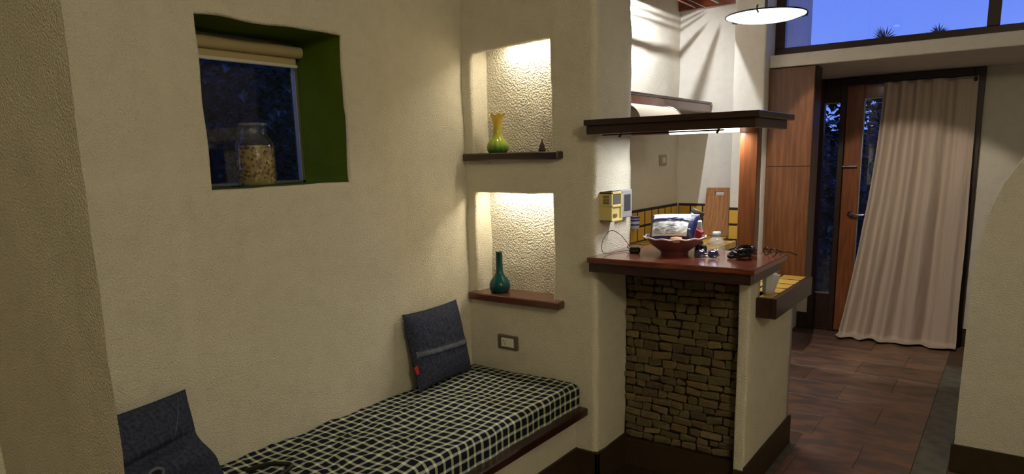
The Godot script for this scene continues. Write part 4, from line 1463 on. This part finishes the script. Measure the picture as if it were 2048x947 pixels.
	rbox(st, Vector3(-0.024, 0.0, -0.015), Vector3(0.024, 0.026, 0.015), 0.006, Transform3D(Basis(Vector3.UP, 0.5), Vector3.ZERO))
	done(st, "plug", M.black_gloss, cg)
	st = begin()
	var o := cg.position as Vector3
	var loop := [Vector3(0.835, 1.085, -0.13), Vector3(0.80, 1.079, -0.15), Vector3(0.775, 1.078, -0.10), Vector3(0.765, 1.079, -0.02), Vector3(0.76, 1.10, 0.012), Vector3(0.757, 1.14, -0.005), Vector3(0.757, 1.172, -0.06), Vector3(0.76, 1.168, -0.11), Vector3(0.765, 1.135, -0.175), Vector3(0.78, 1.09, -0.215), Vector3(0.80, 1.078, -0.19), Vector3(0.80, 1.098, -0.15), Vector3(0.83, 1.11, -0.16), Vector3(0.865, 1.105, -0.17), Vector3(0.872, 1.09, -0.13)]
	var lp := []
	for p in loop:
		lp.append(p - o)
	tube(st, smooth_path(lp), 0.0016, 6)
	done(st, "cable", M.black, cg)
	# sunglasses folded on the bar
	var sg = thing("sunglasses", "folded shiny sunglasses lying on the bar in front of the bottle", "sunglasses", Vector3(1.178, 1.0745, -0.12))
	sg.rotation.y = 0.25
	for s in [-1, 1]:
		st = begin()
		lathe(st, [Vector2(0.0, -0.0015), Vector2(0.02, -0.0015), Vector2(0.022, 0.0), Vector2(0.02, 0.0025), Vector2(0.0, 0.004)], 20, Vector3(s * 0.025, 0.0, 0.0), Transform3D(Basis(Vector3.RIGHT, 0.85), Vector3(0, 0.018, 0)))
		done(st, "lens", plain(rgb8(92, 90, 120), 0.08, 0.85), sg)
		st = begin()
		tube(st, smooth_path([Vector3(s * 0.047, 0.016, -0.004), Vector3(s * 0.046, 0.006, -0.02), Vector3(s * 0.01, 0.004, -0.03), Vector3(-s * 0.04, 0.003, -0.026)]), 0.002, 6)
		done(st, "temple", M.chrome, sg)
	st = begin()
	tube(st, [Vector3(-0.008, 0.018, 0.004), Vector3(0.008, 0.018, 0.004)], 0.002, 6)
	done(st, "bridge", M.chrome, sg)
	# black gloves / cable bundle
	var bl = thing("cable_bundle", "black coiled cable bundle heaped at the foot of the wooden post", "cable", Vector3(1.30, 1.0745, -0.20))
	for q in 7:
		st = begin()
		var pts := []
		var rx := rng.randf_range(0.028, 0.042)
		var rz := rng.randf_range(0.04, 0.065)
		var ph := rng.randf() * TAU
		for i in 15:
			var a := TAU * i / 14.0 * 1.05 + ph
			pts.append(Vector3(rx * cos(a) - 0.005 + 0.004 * q, 0.008 + 0.004 * q + 0.008 * (1.0 + sin(a * 2.0 + q)) * 0.6, rz * sin(a) - 0.01 * (q % 3) + 0.02))
		tube(st, smooth_path(pts, 3), 0.0075, 8)
		done(st, "coil", M.black_gloss if q % 2 == 0 else M.black, bl)
	var ey = thing("reading_glasses", "dark thin-rimmed reading glasses at the outer end of the bar", "glasses", Vector3(1.385, 1.0745, -0.29))
	ey.rotation.y = -0.7
	for s in [-1, 1]:
		st = begin()
		var rg := []
		for i in 21:
			rg.append(Vector3(s * 0.024 + 0.02 * cos(TAU * i / 20.0), 0.017 + 0.015 * sin(TAU * i / 20.0), 0.0))
		tube(st, rg, 0.002, 6, false)
		done(st, "rim", M.black, ey)
		st = begin()
		tube(st, [Vector3(s * 0.045, 0.022, 0), Vector3(s * 0.048, 0.018, -0.06), Vector3(s * 0.046, 0.003, -0.095)], 0.002, 6)
		done(st, "temple", M.black, ey)
	st = begin()
	tube(st, [Vector3(-0.006, 0.02, 0), Vector3(0.006, 0.02, 0)], 0.002, 6)
	done(st, "bridge", M.black, ey)
	# cutting board against the kitchen end wall
	var cb = thing("cutting_board", "wooden cutting board with slot handle leaning on the kitchen wall", "cutting board", Vector3(0.378, 0.882, -2.46))
	cb.rotation.x = deg_to_rad(-13.0)
	st = begin()
	for r in [[-0.104, 0.104, 0.0, 0.31], [-0.104, -0.034, 0.31, 0.335], [0.034, 0.104, 0.31, 0.335], [-0.104, 0.104, 0.335, 0.366]]:
		rbox(st, Vector3(r[0], r[2], -0.009), Vector3(r[1], r[3], 0.009), 0.0008)
	done(st, "board", M.board_wood, cb)
	# china mug hanging by the tiles
	var mg = thing("hanging_mug", "blue and white china mug hanging on the tiled kitchen wall", "mug", Vector3(0.052, 0.985, -1.755))
	st = begin()
	lathe(st, [Vector2(0.0, 0.0), Vector2(0.024, 0.0), Vector2(0.032, 0.02), Vector2(0.034, 0.05), Vector2(0.031, 0.085), Vector2(0.033, 0.095), Vector2(0.030, 0.092), Vector2(0.0, 0.03)], 28)
	done(st, "body", plain(rgb8(196, 200, 220), 0.2), mg)
	for y in [0.03, 0.06, 0.08]:
		st = begin()
		lathe(st, [Vector2(0.033, y), Vector2(0.0347, y + 0.003), Vector2(0.0347, y + 0.009), Vector2(0.033, y + 0.012)], 28)
		done(st, "blue_band", plain(rgb8(52, 56, 130), 0.2), mg)
	st = begin()
	tube(st, smooth_path([Vector3(-0.028, 0.075, 0), Vector3(-0.034, 0.08, 0), Vector3(-0.036, 0.10, 0), Vector3(-0.034, 0.115, 0)]), 0.003, 8)
	done(st, "hook", M.metal, mg)
	# crumpled plastic cup on the peninsula
	st = begin()
	lathe(st, [Vector2(0.0, 0.001), Vector2(0.022, 0.001), Vector2(0.026, 0.03), Vector2(0.03, 0.055), Vector2(0.034, 0.08), Vector2(0.026, 0.092), Vector2(0.012, 0.096), Vector2(0.0, 0.097)], 30, Vector3.ZERO, Transform3D(), 7, 0.10)
	var pm := plain(rgb8(206, 208, 210), 0.35)
	pm.backlight_enabled = true
	pm.backlight = Color(0.4, 0.4, 0.4)
	var pb = done(st, "plastic_bag", pm)
	pb.position = Vector3(1.352, 0.89, -0.41)
	pb.rotation = Vector3(0.0, 0.0, -0.12)
	tag(pb, "crumpled white plastic bag on the yellow-tiled worktop", "bag")

# ------------------------------------------------------------------ outdoors
func leaf_cloud(st, centre, extent, count, size):
	st.set_smooth_group(-1)
	for i in count:
		var p: Vector3 = centre + Vector3(rng.randf_range(-1, 1) * extent.x, rng.randf_range(-1, 1) * extent.y, rng.randf_range(-1, 1) * extent.z)
		var b := Basis.from_euler(Vector3(rng.randf_range(-1.2, 0.6), rng.randf() * TAU, rng.randf_range(-0.6, 0.6)))
		var s: float = size * rng.randf_range(0.6, 1.4)
		var tip := p + b * Vector3(0, -0.25 * s, 1.0 * s)
		var l := p + b * Vector3(-0.3 * s, 0.05 * s, 0.45 * s)
		var r := p + b * Vector3(0.3 * s, 0.05 * s, 0.45 * s)
		var m := p + b * Vector3(0, -0.04 * s, 0.5 * s)
		tri(st, p, l, m); tri(st, l, tip, m); tri(st, p, m, r); tri(st, m, tip, r)

func build_outdoors():
	var gr = box("ground", Vector3(-30, -0.4, -60), Vector3(40, -0.15, 20), plain(rgb8(60, 62, 50), 0.95), null, 0.0)
	tag(gr, "dark garden ground outside the windows", "ground", "", "structure")
	for q in [["leafy hedge close outside the green window", Vector3(-3.2, 1.9, -1.0), Vector3(0.6, 2.0, 3.2), 22000, 0.10], ["tall shrub outside the glazed entry door", Vector3(0.2, 1.05, -5.6), Vector3(2.4, 1.15, 0.7), 12000, 0.11]]:
		var h = thing("hedge", q[0], "hedge", q[1] - Vector3(0, q[2].y, 0))
		var st = begin()
		leaf_cloud(st, Vector3(0, q[2].y, 0), q[2], q[3], q[4])
		done(st, "foliage", M.leaf, h)
		st = begin()
		for i in 6:
			var x := rng.randf_range(-0.7, 0.7)
			var z := rng.randf_range(-0.7, 0.7)
			tube(st, [Vector3(x * q[2].x, -0.3, z * q[2].z), Vector3(x * q[2].x * 1.1, q[2].y, z * q[2].z), Vector3(x * q[2].x * 0.9, q[2].y * 1.8, z * q[2].z * 1.1)], [0.03, 0.022, 0.01], 8)
		done(st, "stems", M.bark, h)
	for q in [["added wall behind the hedge blocking sky from the green window", Vector3(-4.6, -0.2, -8.0), Vector3(-4.4, 4.8, 4.0)], ["added wall behind the shrub blocking low sky from the entry door", Vector3(-5.0, -0.2, -7.6), Vector3(4.0, 1.75, -7.4)]]:
		var gw = box("sky_block_wall", q[1], q[2], plain(rgb8(70, 70, 74), 0.9), null, 0.0)  # unseen backing walls added to keep sky out of the panes
		tag(gw, q[0], "wall", "", "structure")
	# palms whose tops show above the clerestory's bottom rail
	for q in [[Vector3(-0.27, 0, -14.0), 3.80, 11, "larger palm tree beyond the clerestory window"], [Vector3(0.47, 0, -16.5), 4.14, 12, "broad palm tree beyond the clerestory window"], [Vector3(-1.82, 0, -14.0), 3.62, 13, "small round-topped palm tree beyond the clerestory window"]]:
		var p = thing("palm_tree", q[3], "tree", q[0], "palm trees outside")
		var st = begin()
		tube(st, smooth_path([Vector3(0.1, -0.3, 0), Vector3(0.03, q[1] * 0.5, 0), Vector3(0, q[1] - 0.15, 0)]), 0.08, 8)
		done(st, "trunk", M.bark, p)
		rng.seed = q[2]
		for i in 12:
			st = begin()
			st.set_smooth_group(-1)
			var a := TAU * i / 12.0 + rng.randf_range(-0.2, 0.2)
			var lift := rng.randf_range(0.35, 1.35)
			var ln := rng.randf_range(0.26, 0.42)
			var dir := Vector3(cos(a) * cos(lift), sin(lift), sin(a) * cos(lift))
			var side := dir.cross(Vector3(0.1, 1.0, 0.2)).normalized()
			var foot := Vector3(0, q[1] - 0.15, 0)
			for k in 9:
				var f: float = (k - 4) / 4.0
				var tip: Vector3 = foot + (dir * cos(f * 0.9) + side * sin(f * 0.9)).normalized() * ln * (1.0 - 0.25 * abs(f)) + Vector3(0, -0.05 * abs(f), 0)
				var base := foot + dir * 0.08
				var wide := side.lerp(dir, abs(f) * 0.6).normalized() * 0.014
				var mid := base.lerp(tip, 0.5) + Vector3(0, 0.012, 0)
				tri(st, base, mid - wide, mid + wide)
				tri(st, mid - wide, tip, mid + wide)
			done(st, "frond", M.palm, p)
